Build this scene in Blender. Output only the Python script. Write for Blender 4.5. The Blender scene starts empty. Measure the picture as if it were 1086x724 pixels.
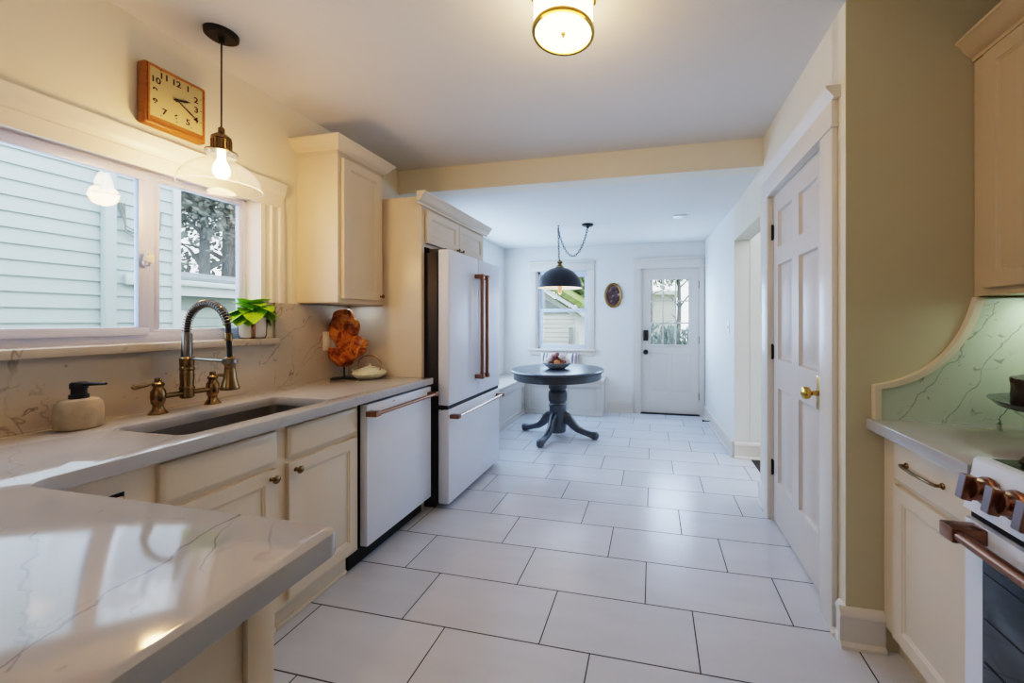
import bpy, bmesh, math, random
from mathutils import Vector, Matrix, noise
PI = math.pi
R = math.radians
rnd = random.Random(7)
scene = bpy.context.scene
COL = scene.collection

# ------------------------------------------------------------------ materials
def lin(c):
    return tuple((x / 12.92 if x <= 0.04045 else ((x + 0.055) / 1.055) ** 2.4) for x in c)

def new_mat(name):
    m = bpy.data.materials.new(name); m.use_nodes = True
    nt = m.node_tree
    b = nt.nodes['Principled BSDF']
    return m, nt, b

def mat(name, col, rough=0.5, metal=0.0, var=0.04, scale=6.0, bump=0.0, bscale=None, stretch=None, coat=0.0):
    """plain painted or metal surface with a little procedural variation"""
    m, nt, b = new_mat(name)
    N, L = nt.nodes, nt.links
    tc = N.new('ShaderNodeTexCoord')
    src = tc.outputs['Object']
    if stretch:
        mp = N.new('ShaderNodeMapping'); mp.inputs['Scale'].default_value = stretch
        L.new(src, mp.inputs['Vector']); src = mp.outputs['Vector']
    n = N.new('ShaderNodeTexNoise'); n.inputs['Scale'].default_value = scale; n.inputs['Detail'].default_value = 4
    L.new(src, n.inputs['Vector'])
    r = N.new('ShaderNodeValToRGB')
    a, c2 = [max(0, x * (1 - var)) for x in col], [min(1, x * (1 + var)) for x in col]
    r.color_ramp.elements[0].position = 0.3; r.color_ramp.elements[1].position = 0.7
    r.color_ramp.elements[0].color = (*a, 1); r.color_ramp.elements[1].color = (*c2, 1)
    L.new(n.outputs['Fac'], r.inputs['Fac']); L.new(r.outputs['Color'], b.inputs['Base Color'])
    b.inputs['Roughness'].default_value = rough; b.inputs['Metallic'].default_value = metal
    if coat: b.inputs['Coat Weight'].default_value = coat
    if bump:
        n2 = N.new('ShaderNodeTexNoise'); n2.inputs['Scale'].default_value = bscale or scale * 8
        L.new(src, n2.inputs['Vector'])
        bp = N.new('ShaderNodeBump'); bp.inputs['Strength'].default_value = bump; bp.inputs['Distance'].default_value = 0.004
        L.new(n2.outputs['Fac'], bp.inputs['Height']); L.new(bp.outputs['Normal'], b.inputs['Normal'])
    return m

def emit(name, col, strength, base=(0.9, 0.85, 0.75)):
    m, nt, b = new_mat(name)
    b.inputs['Base Color'].default_value = (*base, 1)
    b.inputs['Emission Color'].default_value = (*col, 1)
    b.inputs['Emission Strength'].default_value = strength
    b.inputs['Roughness'].default_value = 0.4
    return m

def glass(name, tint=(1, 1, 1), refl=1.0, ior=1.45, rough=0.0, haze=0.0):
    """thin pane: clear transmission plus Fresnel reflection"""
    m = bpy.data.materials.new(name); m.use_nodes = True
    nt = m.node_tree; N, L = nt.nodes, nt.links
    for x in list(N): N.remove(x)
    out = N.new('ShaderNodeOutputMaterial')
    t = N.new('ShaderNodeBsdfTransparent'); t.inputs['Color'].default_value = (*tint, 1)
    g = N.new('ShaderNodeBsdfGlossy'); g.inputs['Roughness'].default_value = rough
    lw = N.new('ShaderNodeLayerWeight'); lw.inputs['Blend'].default_value = 0.5
    f0 = ((ior - 1) / (ior + 1)) ** 2                       # Schlick's curve, the same from both sides of the pane
    p5 = math_node(N, L, 'POWER', lw.outputs['Facing'], 5.0)
    fr_ = math_node(N, L, 'ADD', math_node(N, L, 'MULTIPLY', p5, 1 - f0), f0)
    mu = N.new('ShaderNodeMath'); mu.operation = 'MULTIPLY'; mu.inputs[1].default_value = refl; mu.use_clamp = True
    mx = N.new('ShaderNodeMixShader')
    L.new(fr_, mu.inputs[0]); L.new(mu.outputs[0], mx.inputs['Fac'])
    src = t.outputs[0]
    if haze:
        tl = N.new('ShaderNodeBsdfTranslucent'); tl.inputs['Color'].default_value = (0.9, 0.9, 0.9, 1)
        m2 = N.new('ShaderNodeMixShader'); m2.inputs['Fac'].default_value = haze
        L.new(src, m2.inputs[1]); L.new(tl.outputs[0], m2.inputs[2]); src = m2.outputs[0]
    L.new(src, mx.inputs[1]); L.new(g.outputs[0], mx.inputs[2]); L.new(mx.outputs[0], out.inputs['Surface'])
    return m

def math_node(N, L, op, a, b=None, clamp=False):
    n = N.new('ShaderNodeMath'); n.operation = op; n.use_clamp = clamp
    for i, v in enumerate((a, b)):
        if v is None: continue
        if isinstance(v, (int, float)): n.inputs[i].default_value = v
        else: L.new(v, n.inputs[i])
    return n.outputs[0]

def mix_col(N, L, fac, a, b):
    n = N.new('ShaderNodeMix'); n.data_type = 'RGBA'
    if isinstance(fac, (int, float)): n.inputs[0].default_value = fac
    else: L.new(fac, n.inputs[0])
    for i, v in ((6, a), (7, b)):
        if isinstance(v, tuple): n.inputs[i].default_value = (*v, 1)
        else: L.new(v, n.inputs[i])
    return n.outputs[2]

def quartz(name, base, vein, lines=(), rough=0.12, vscale=1.6, amt=0.8, cover=0.0, vlines=()):
    m, nt, b = new_mat(name); N, L = nt.nodes, nt.links
    geo = N.new('ShaderNodeNewGeometry'); P = geo.outputs['Position']
    def nz(scale, detail=4, dist=0.0, off=(0, 0, 0)):
        mp = N.new('ShaderNodeMapping'); mp.inputs['Location'].default_value = off
        L.new(P, mp.inputs['Vector'])
        n = N.new('ShaderNodeTexNoise'); n.inputs['Scale'].default_value = scale
        n.inputs['Detail'].default_value = detail; n.inputs['Distortion'].default_value = dist
        L.new(mp.outputs[0], n.inputs['Vector']); return n.outputs['Fac']
    def thin(v, w):      # 1 on the line where v crosses 0.5
        d = math_node(N, L, 'ABSOLUTE', math_node(N, L, 'SUBTRACT', v, 0.5))
        return math_node(N, L, 'SUBTRACT', 1.0, math_node(N, L, 'DIVIDE', d, w), True)
    def ramp(v, lo, hi):
        n = N.new('ShaderNodeMapRange'); n.inputs['From Min'].default_value = lo; n.inputs['From Max'].default_value = hi
        L.new(v, n.inputs['Value']); return n.outputs[0]
    v1 = math_node(N, L, 'MULTIPLY', thin(nz(vscale, 5, 0.6), 0.004), ramp(nz(3.1, 2, 0, (4, 1, 2)), 0.54 - cover, 0.70 - cover))
    v2 = math_node(N, L, 'MULTIPLY', thin(nz(vscale * 3.4, 5, 0.5, (7, 3, 1)), 0.008), ramp(nz(5.0, 3, 0, (1, 9, 4)), 0.60 - cover, 0.72 - cover))
    spots = ramp(nz(26, 3, 0.6, (2, 2, 8)), 0.70 - cover * 0.5, 0.76 - cover * 0.5)
    tot = math_node(N, L, 'MAXIMUM', math_node(N, L, 'MAXIMUM', v1, math_node(N, L, 'MULTIPLY', v2, 0.7)), math_node(N, L, 'MULTIPLY', spots, 0.45))
    sep = N.new('ShaderNodeSeparateXYZ'); L.new(P, sep.inputs[0])
    wob = math_node(N, L, 'MULTIPLY', math_node(N, L, 'SUBTRACT', nz(9, 5, 0.3, (3, 3, 3)), 0.5), 0.10)
    for (x0, y0, x1, y1, w, st) in lines:           # long single veins crossing the slab
        dx, dy = x1 - x0, y1 - y0; ln = math.hypot(dx, dy); nx, ny = -dy / ln, dx / ln
        d = math_node(N, L, 'ADD', math_node(N, L, 'MULTIPLY', sep.outputs[0], nx), math_node(N, L, 'MULTIPLY', sep.outputs[1], ny))
        d = math_node(N, L, 'ADD', math_node(N, L, 'SUBTRACT', d, nx * x0 + ny * y0), wob)
        d = math_node(N, L, 'SUBTRACT', 1.0, math_node(N, L, 'DIVIDE', math_node(N, L, 'ABSOLUTE', d), w), True)
        t = math_node(N, L, 'ADD', math_node(N, L, 'MULTIPLY', sep.outputs[0], dx / ln), math_node(N, L, 'MULTIPLY', sep.outputs[1], dy / ln))
        t0 = (x0 * dx + y0 * dy) / ln
        inr = math_node(N, L, 'MULTIPLY', math_node(N, L, 'GREATER_THAN', t, t0), math_node(N, L, 'LESS_THAN', t, t0 + ln))
        tot = math_node(N, L, 'MAXIMUM', tot, math_node(N, L, 'MULTIPLY', math_node(N, L, 'MULTIPLY', d, inr), st))
    for (axn, x0, z0, x1, z1) in vlines:            # the same on an upright slab
        dx, dz = x1 - x0, z1 - z0; ln = math.hypot(dx, dz); nx, nz_ = -dz / ln, dx / ln
        ao = sep.outputs[0 if axn == 'x' else 1]
        d = math_node(N, L, 'ADD', math_node(N, L, 'MULTIPLY', ao, nx), math_node(N, L, 'MULTIPLY', sep.outputs[2], nz_))
        d = math_node(N, L, 'ADD', math_node(N, L, 'SUBTRACT', d, nx * x0 + nz_ * z0), wob)
        d = math_node(N, L, 'SUBTRACT', 1.0, math_node(N, L, 'DIVIDE', math_node(N, L, 'ABSOLUTE', d), 0.0028), True)
        t = math_node(N, L, 'ADD', math_node(N, L, 'MULTIPLY', ao, dx / ln), math_node(N, L, 'MULTIPLY', sep.outputs[2], dz / ln))
        t0 = (x0 * dx + z0 * dz) / ln
        inr = math_node(N, L, 'MULTIPLY', math_node(N, L, 'GREATER_THAN', t, t0), math_node(N, L, 'LESS_THAN', t, t0 + ln))
        tot = math_node(N, L, 'MAXIMUM', tot, math_node(N, L, 'MULTIPLY', math_node(N, L, 'MULTIPLY', d, inr), 0.6))
    tot = math_node(N, L, 'MULTIPLY', tot, amt)
    cloud = ramp(nz(2.2, 4, 0.3, (5, 5, 5)), 0.3, 0.75)
    bc = mix_col(N, L, cloud, base, tuple(x * 0.90 for x in base))
    L.new(mix_col(N, L, tot, bc, vein), b.inputs['Base Color'])
    b.inputs['Roughness'].default_value = rough
    return m

def tile_mat():
    m, nt, b = new_mat('floor_tile'); N, L = nt.nodes, nt.links
    geo = N.new('ShaderNodeNewGeometry'); P = geo.outputs['Position']
    sep = N.new('ShaderNodeSeparateXYZ'); L.new(P, sep.inputs[0])
    H_, L_ = 0.3115, 0.6215
    v = math_node(N, L, 'DIVIDE', math_node(N, L, 'SUBTRACT', sep.outputs[1], 1.786), H_)
    row = math_node(N, L, 'FLOOR', v); fv = math_node(N, L, 'FRACT', v)
    u = math_node(N, L, 'DIVIDE', math_node(N, L, 'ADD', math_node(N, L, 'ADD', sep.outputs[0], 0.033), math_node(N, L, 'MULTIPLY', row, L_ / 3)), L_)
    fu = math_node(N, L, 'FRACT', u); cu = math_node(N, L, 'FLOOR', u)
    def edge(f, size):
        d = math_node(N, L, 'MINIMUM', f, math_node(N, L, 'SUBTRACT', 1.0, f))
        return math_node(N, L, 'MULTIPLY', d, size)
    d = math_node(N, L, 'MINIMUM', edge(fu, L_), edge(fv, H_))
    mr = N.new('ShaderNodeMapRange'); mr.inputs['From Min'].default_value = 0.0020; mr.inputs['From Max'].default_value = 0.0032
    L.new(d, mr.inputs['Value']); tile = mr.outputs[0]
    cmb = N.new('ShaderNodeCombineXYZ'); L.new(cu, cmb.inputs[0]); L.new(row, cmb.inputs[1])
    wn = N.new('ShaderNodeTexWhiteNoise'); L.new(cmb.outputs[0], wn.inputs['Vector'])
    mp = N.new('ShaderNodeMapping'); mp.inputs['Scale'].default_value = (2.2, 9, 1); L.new(P, mp.inputs['Vector'])
    va = N.new('ShaderNodeVectorMath'); va.operation = 'ADD'; L.new(mp.outputs[0], va.inputs[0])
    sc = N.new('ShaderNodeVectorMath'); sc.operation = 'SCALE'; sc.inputs[3].default_value = 7.0
    L.new(cmb.outputs[0], sc.inputs[0]); L.new(sc.outputs[0], va.inputs[1])
    n = N.new('ShaderNodeTexNoise'); n.inputs['Scale'].default_value = 1.0; n.inputs['Detail'].default_value = 6
    L.new(va.outputs[0], n.inputs['Vector'])
    f = math_node(N, L, 'ADD', math_node(N, L, 'MULTIPLY', n.outputs['Fac'], 0.75), math_node(N, L, 'MULTIPLY', wn.outputs['Value'], 0.25))
    tc = mix_col(N, L, f, TILE_A, TILE_B)
    L.new(mix_col(N, L, tile, (0.035, 0.033, 0.03), tc), b.inputs['Base Color'])
    rr = N.new('ShaderNodeMapRange'); rr.inputs['To Min'].default_value = 0.8; rr.inputs['To Max'].default_value = 0.24
    L.new(tile, rr.inputs['Value']); L.new(rr.outputs[0], b.inputs['Roughness'])
    bp = N.new('ShaderNodeBump'); bp.inputs['Strength'].default_value = 0.35; bp.inputs['Distance'].default_value = 0.0015
    L.new(tile, bp.inputs['Height']); L.new(bp.outputs['Normal'], b.inputs['Normal'])
    return m

def siding_mat(name, col, pitch, z0=0.0):
    m, nt, b = new_mat(name); N, L = nt.nodes, nt.links
    geo = N.new('ShaderNodeNewGeometry')
    n = N.new('ShaderNodeTexNoise'); n.inputs['Scale'].default_value = 1.3; n.inputs['Detail'].default_value = 5
    L.new(geo.outputs['Position'], n.inputs['Vector'])
    L.new(mix_col(N, L, n.outputs['Fac'], tuple(c * 0.93 for c in col), col), b.inputs['Base Color'])
    b.inputs['Roughness'].default_value = 0.6
    return m

def stripes_mat(name):
    m, nt, b = new_mat(name); N, L = nt.nodes, nt.links
    tc = N.new('ShaderNodeTexCoord'); sep = N.new('ShaderNodeSeparateXYZ'); L.new(tc.outputs['Object'], sep.inputs[0])
    f = math_node(N, L, 'FRACT', math_node(N, L, 'MULTIPLY', sep.outputs[0], 7.0))
    r = N.new('ShaderNodeValToRGB'); r.color_ramp.interpolation = 'CONSTANT'
    e = r.color_ramp.elements
    e[0].position = 0; e[0].color = (0.75, 0.75, 0.78, 1); e[1].position = 0.34; e[1].color = (0.16, 0.13, 0.16, 1)
    for p, c in ((0.52, (0.75, 0.75, 0.78, 1)), (0.66, (0.34, 0.27, 0.28, 1)), (0.86, (0.6, 0.58, 0.6, 1))):
        x = e.new(p); x.color = c
    L.new(f, r.inputs['Fac']); L.new(r.outputs['Color'], b.inputs['Base Color']); b.inputs['Roughness'].default_value = 0.9
    return m

def burl_mat():
    m, nt, b = new_mat('burl_wood'); N, L = nt.nodes, nt.links
    tc = N.new('ShaderNodeTexCoord')
    n = N.new('ShaderNodeTexNoise'); n.inputs['Scale'].default_value = 14; n.inputs['Detail'].default_value = 8; n.inputs['Distortion'].default_value = 1.8
    L.new(tc.outputs['Object'], n.inputs['Vector'])
    r = N.new('ShaderNodeValToRGB'); e = r.color_ramp.elements
    e[0].position = 0.28; e[0].color = (0.06, 0.012, 0.004, 1); e[1].position = 0.72; e[1].color = (0.74, 0.36, 0.08, 1)
    for p, c in ((0.40, (0.18, 0.05, 0.012, 1)), (0.52, (0.45, 0.155, 0.025, 1))):
        x = e.new(p); x.color = c
    L.new(n.outputs['Fac'], r.inputs['Fac']); L.new(r.outputs['Color'], b.inputs['Base Color'])
    b.inputs['Roughness'].default_value = 0.28
    bp = N.new('ShaderNodeBump'); bp.inputs['Strength'].default_value = 0.5; bp.inputs['Distance'].default_value = 0.004
    L.new(n.outputs['Fac'], bp.inputs['Height']); L.new(bp.outputs['Normal'], b.inputs['Normal'])
    return m

def painting_mat():
    m, nt, b = new_mat('oval_picture'); N, L = nt.nodes, nt.links
    tc = N.new('ShaderNodeTexCoord')
    v = N.new('ShaderNodeTexVoronoi'); v.inputs['Scale'].default_value = 16; L.new(tc.outputs['Object'], v.inputs['Vector'])
    n = N.new('ShaderNodeTexNoise'); n.inputs['Scale'].default_value = 19; n.inputs['Detail'].default_value = 3
    L.new(tc.outputs['Object'], n.inputs['Vector'])
    r = N.new('ShaderNodeValToRGB'); e = r.color_ramp.elements
    e[0].position = 0.40; e[0].color = (0.02, 0.015, 0.02, 1); e[1].position = 0.68; e[1].color = (0.60, 0.45, 0.42, 1)
    x = e.new(0.53); x.color = (0.10, 0.045, 0.055, 1)
    x = e.new(0.59); x.color = (0.07, 0.13, 0.13, 1)
    L.new(n.outputs['Fac'], r.inputs['Fac'])
    L.new(mix_col(N, L, v.outputs['Distance'], r.outputs['Color'], (0.10, 0.05, 0.055)), b.inputs['Base Color'])
    b.inputs['Roughness'].default_value = 0.35
    return m

def leaf_mat(name, a, c):
    m, nt, b = new_mat(name); N, L = nt.nodes, nt.links
    tc = N.new('ShaderNodeTexCoord')
    n = N.new('ShaderNodeTexNoise'); n.inputs['Scale'].default_value = 12; L.new(tc.outputs['Object'], n.inputs['Vector'])
    L.new(mix_col(N, L, n.outputs['Fac'], a, c), b.inputs['Base Color'])
    b.inputs['Roughness'].default_value = 0.45
    return m

TILE_A, TILE_B = (0.53, 0.555, 0.615), (0.69, 0.72, 0.79)
M = {}
M['wall'] = mat('wall_paint', (0.75, 0.70, 0.585), 0.7, var=0.015, scale=2, bump=0.04, bscale=220)
M['wall_cool'] = mat('wall_paint_alcove', (0.76, 0.765, 0.75), 0.7, var=0.012, scale=2, bump=0.04, bscale=220)
M['wall_shaded'] = mat('wall_paint_return_shaded', (0.56, 0.51, 0.36), 0.65, var=0.02, scale=2, bump=0.04, bscale=220)  # wall paint copy with the dim side's shade put into its colour
M['ceil'] = mat('ceiling_paint', (0.72, 0.71, 0.69), 0.8, var=0.01, scale=2, bump=0.03, bscale=200)
M['trim'] = mat('trim_paint', (0.70, 0.665, 0.615), 0.35, var=0.012, scale=3)
M['door'] = mat('closet_door_paint', (0.61, 0.565, 0.525), 0.42, var=0.012, scale=3)
M['cab_shaded'] = mat('cabinet_cream_shaded', (0.50, 0.40, 0.28), 0.36, var=0.025, scale=3)  # same cabinet cream, darkened to carry the shade on the upper right
M['cab'] = mat('cabinet_cream', (0.68, 0.585, 0.465), 0.33, var=0.025, scale=3)
M['cab_dark'] = mat('cabinet_shadow_gap', (0.012, 0.010, 0.009), 0.8)
M['quartz'] = quartz('quartz_top', (0.44, 0.44, 0.455), (0.16, 0.16, 0.18),
                     lines=((-0.817, 0.62, -0.69, 0.20, 0.0042, 1.0), (-1.10, 0.478, -0.69, 0.285, 0.0035, 0.7),
                            (-1.95, 0.80, -1.50, 0.62, 0.003, 0.4)), amt=0.75, rough=0.07)
M['quartz_wall'] = quartz('quartz_backsplash', (0.50, 0.455, 0.395), (0.10, 0.085, 0.07), rough=0.2, vscale=1.3, amt=1.0, cover=0.07, vlines=(('y', 1.72, 1.063, 1.83, 1.165), ('y', 1.79, 1.158, 2.03, 1.33), ('y', 1.95, 1.02, 2.12, 1.13)))
M['quartz_green'] = quartz('quartz_backsplash_right', (0.56, 0.61, 0.50), (0.07, 0.07, 0.06), rough=0.2, vscale=1.5, amt=1.0, cover=0.09, vlines=(('x', 0.925, 0.915, 1.27, 1.36), ('x', 1.08, 0.905, 1.36, 1.33)))
M['tile'] = tile_mat()
M['appl'] = mat('matte_white_appliance', (0.73, 0.79, 0.91), 0.36, var=0.012, scale=4)
M['appl_dark'] = mat('appliance_dark_case', (0.028, 0.023, 0.024), 0.5)
M['black'] = mat('black_plastic', (0.012, 0.012, 0.013), 0.45)
M['iron'] = mat('dark_iron', (0.03, 0.026, 0.022), 0.42, metal=0.6, bump=0.1)
M['copper'] = mat('brushed_copper', (0.31, 0.17, 0.115), 0.30, metal=1.0, var=0.10, scale=20, stretch=(40, 40, 2))
M['bronze'] = mat('brushed_bronze_pull', (0.36, 0.22, 0.13), 0.33, metal=1.0, var=0.10, scale=20)
M['steelpull'] = mat('brushed_copper_light', (0.62, 0.50, 0.44), 0.25, metal=1.0, var=0.06, scale=20)
M['brass'] = mat('antique_brass', (0.25, 0.17, 0.088), 0.25, metal=1.0, var=0.22, scale=14)
M['brass_bright'] = mat('polished_brass', (0.62, 0.39, 0.10), 0.16, metal=1.0, var=0.08, scale=14)
M['spring'] = mat('gunmetal_spring', (0.26, 0.245, 0.235), 0.28, metal=1.0, var=0.1)
M['sink'] = mat('stainless_sink', (0.28, 0.265, 0.25), 0.38, metal=0.85, var=0.06, scale=8)
M['stone_soap'] = mat('soap_stoneware', (0.44, 0.36, 0.26), 0.75, var=0.10, scale=30, bump=0.15, bscale=150)
M['white'] = mat('white_ceramic', (0.80, 0.79, 0.76), 0.3, var=0.01)
M['vinyl'] = mat('window_vinyl', (0.55, 0.63, 0.88), 0.35, var=0.01)  # white vinyl with the blue outdoor light tinted into its colour
M['vinyl_white'] = mat('white_window_vinyl', (0.66, 0.70, 0.82), 0.35, var=0.01)
M['glass'] = glass('window_glass', (0.97, 0.99, 1.0), 1.0)
M['shade_glass'] = glass('clear_shade_glass', (0.97, 0.96, 0.94), 1.0, 1.45, 0.03, 0.055)
M['rim_glass'] = glass('shade_rim_glass', (0.97, 0.96, 0.94), 0.9, 1.45, 0.05, 0.7)
M['oak'] = mat('honey_oak', (0.33, 0.13, 0.028), 0.35, var=0.16, scale=3, stretch=(2, 30, 30))
M['clockface'] = mat('cream_clock_face', (0.50, 0.42, 0.22), 0.4, var=0.03, scale=5)
M['ink'] = mat('black_ink', (0.015, 0.012, 0.01), 0.5)
M['table'] = mat('slate_black_paint', (0.036, 0.045, 0.060), 0.30, var=0.15, scale=9)
M['table'].node_tree.nodes['Principled BSDF'].inputs['IOR'].default_value = 1.9
M['darkshade'] = mat('charcoal_metal_shade', (0.035, 0.034, 0.040), 0.38, metal=0.3)
M['shade_in'] = emit('lit_shade_lining', (1.0, 0.80, 0.52), 0.55)
M['lampglow'] = emit('lit_frosted_glass', (1.0, 0.68, 0.33), 14.0)
M['bulb'] = emit('lit_bulb', (1.0, 0.82, 0.55), 40.0)
M['copperbulb'] = emit('copper_tinted_bulb', (1.0, 0.45, 0.2), 0.6, (0.5, 0.2, 0.1))
M['burl'] = burl_mat()
M['tea'] = mat('celadon_teapot', (0.62, 0.62, 0.50), 0.35, var=0.12, scale=60, bump=0.5, bscale=120)
M['cane'] = mat('cane_handle', (0.42, 0.24, 0.14), 0.5, var=0.2, scale=40)
M['leaf'] = leaf_mat('lime_leaf', (0.16, 0.42, 0.008), (0.42, 0.72, 0.03))
M['soil'] = mat('potting_soil', (0.03, 0.02, 0.012), 0.9)
M['pot'] = mat('white_pot', (0.74, 0.72, 0.70), 0.4, var=0.01)
M['stripe'] = stripes_mat('striped_cushion')
M['bench'] = mat('bench_paint', (0.60, 0.57, 0.535), 0.4, var=0.015)
M['bowl'] = mat('grey_woven_bowl', (0.36, 0.38, 0.40), 0.5, var=0.45, scale=40, bump=0.5, bscale=90)
M['cone'] = mat('brown_pinecone', (0.12, 0.055, 0.035), 0.7, var=0.5, scale=50, bump=0.6, bscale=100)
M['ball_white'] = mat('white_dried_flower', (0.75, 0.70, 0.68), 0.8, var=0.12, scale=60, bump=0.6, bscale=120)
M['ball_orange'] = mat('orange_dried_fruit', (0.50, 0.17, 0.04), 0.6, var=0.2, scale=40, bump=0.3)
M['pod'] = mat('dull_red_pod', (0.22, 0.075, 0.075), 0.7, var=0.5, scale=40, bump=0.5, bscale=90)
M['gold'] = mat('antique_gold_frame', (0.30, 0.19, 0.07), 0.35, metal=0.8, var=0.3, scale=50)
M['paint'] = painting_mat()
M['carpet'] = mat('dark_hall_carpet', (0.045, 0.042, 0.040), 0.95, var=0.3, scale=120, bump=0.4)
M['ovenglass'] = mat('oven_window', (0.018, 0.024, 0.026), 0.08, var=0.05)
M['cooktop'] = mat('cooktop_enamel', (0.028, 0.036, 0.028), 0.22, var=0.1)
M['knobface'] = mat('satin_knob_cap', (0.24, 0.20, 0.21), 0.3, metal=0.7)
M['cake'] = mat('chocolate_frosting', (0.035, 0.014, 0.008), 0.42, var=0.3, scale=30, bump=0.8, bscale=40)
M['standglass'] = mat('grey_glazed_stand', (0.10, 0.11, 0.11), 0.15)
M['siding'] = siding_mat('pale_blue_siding', (0.62, 0.71, 0.73), 0.127)
M['siding_w'] = siding_mat('white_siding', (0.72, 0.72, 0.68), 0.1)
M['siding_g'] = siding_mat('grey_green_siding', (0.46, 0.52, 0.51), 0.1)
M['roof'] = mat('grey_roof', (0.30, 0.33, 0.36), 0.8, var=0.08, scale=12)
M['mossroof'] = mat('mossy_roof', (0.20, 0.26, 0.07), 0.9, var=0.45, scale=6)
M['exttrim'] = mat('exterior_trim', (0.75, 0.78, 0.80), 0.5, var=0.01)
M['bark'] = mat('grey_bark', (0.23, 0.24, 0.24), 0.9, var=0.3, scale=8, stretch=(6, 6, 1))
M['foliage'] = leaf_mat('grey_green_leaves', (0.16, 0.18, 0.15), (0.34, 0.36, 0.33))
M['foliage2'] = leaf_mat('green_leaves', (0.10, 0.17, 0.05), (0.28, 0.36, 0.14))
M['foliage_pale'] = leaf_mat('pale_grey_leaves', (0.26, 0.29, 0.22), (0.50, 0.52, 0.44))
M['shrub'] = leaf_mat('blue_green_shrub', (0.10, 0.15, 0.16), (0.38, 0.46, 0.46))
M['ground'] = mat('backyard_grass', (0.12, 0.17, 0.06), 0.95, var=0.4, scale=5)
M['fence'] = mat('grey_fence_wood', (0.30, 0.31, 0.31), 0.9, var=0.2, scale=6)

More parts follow.
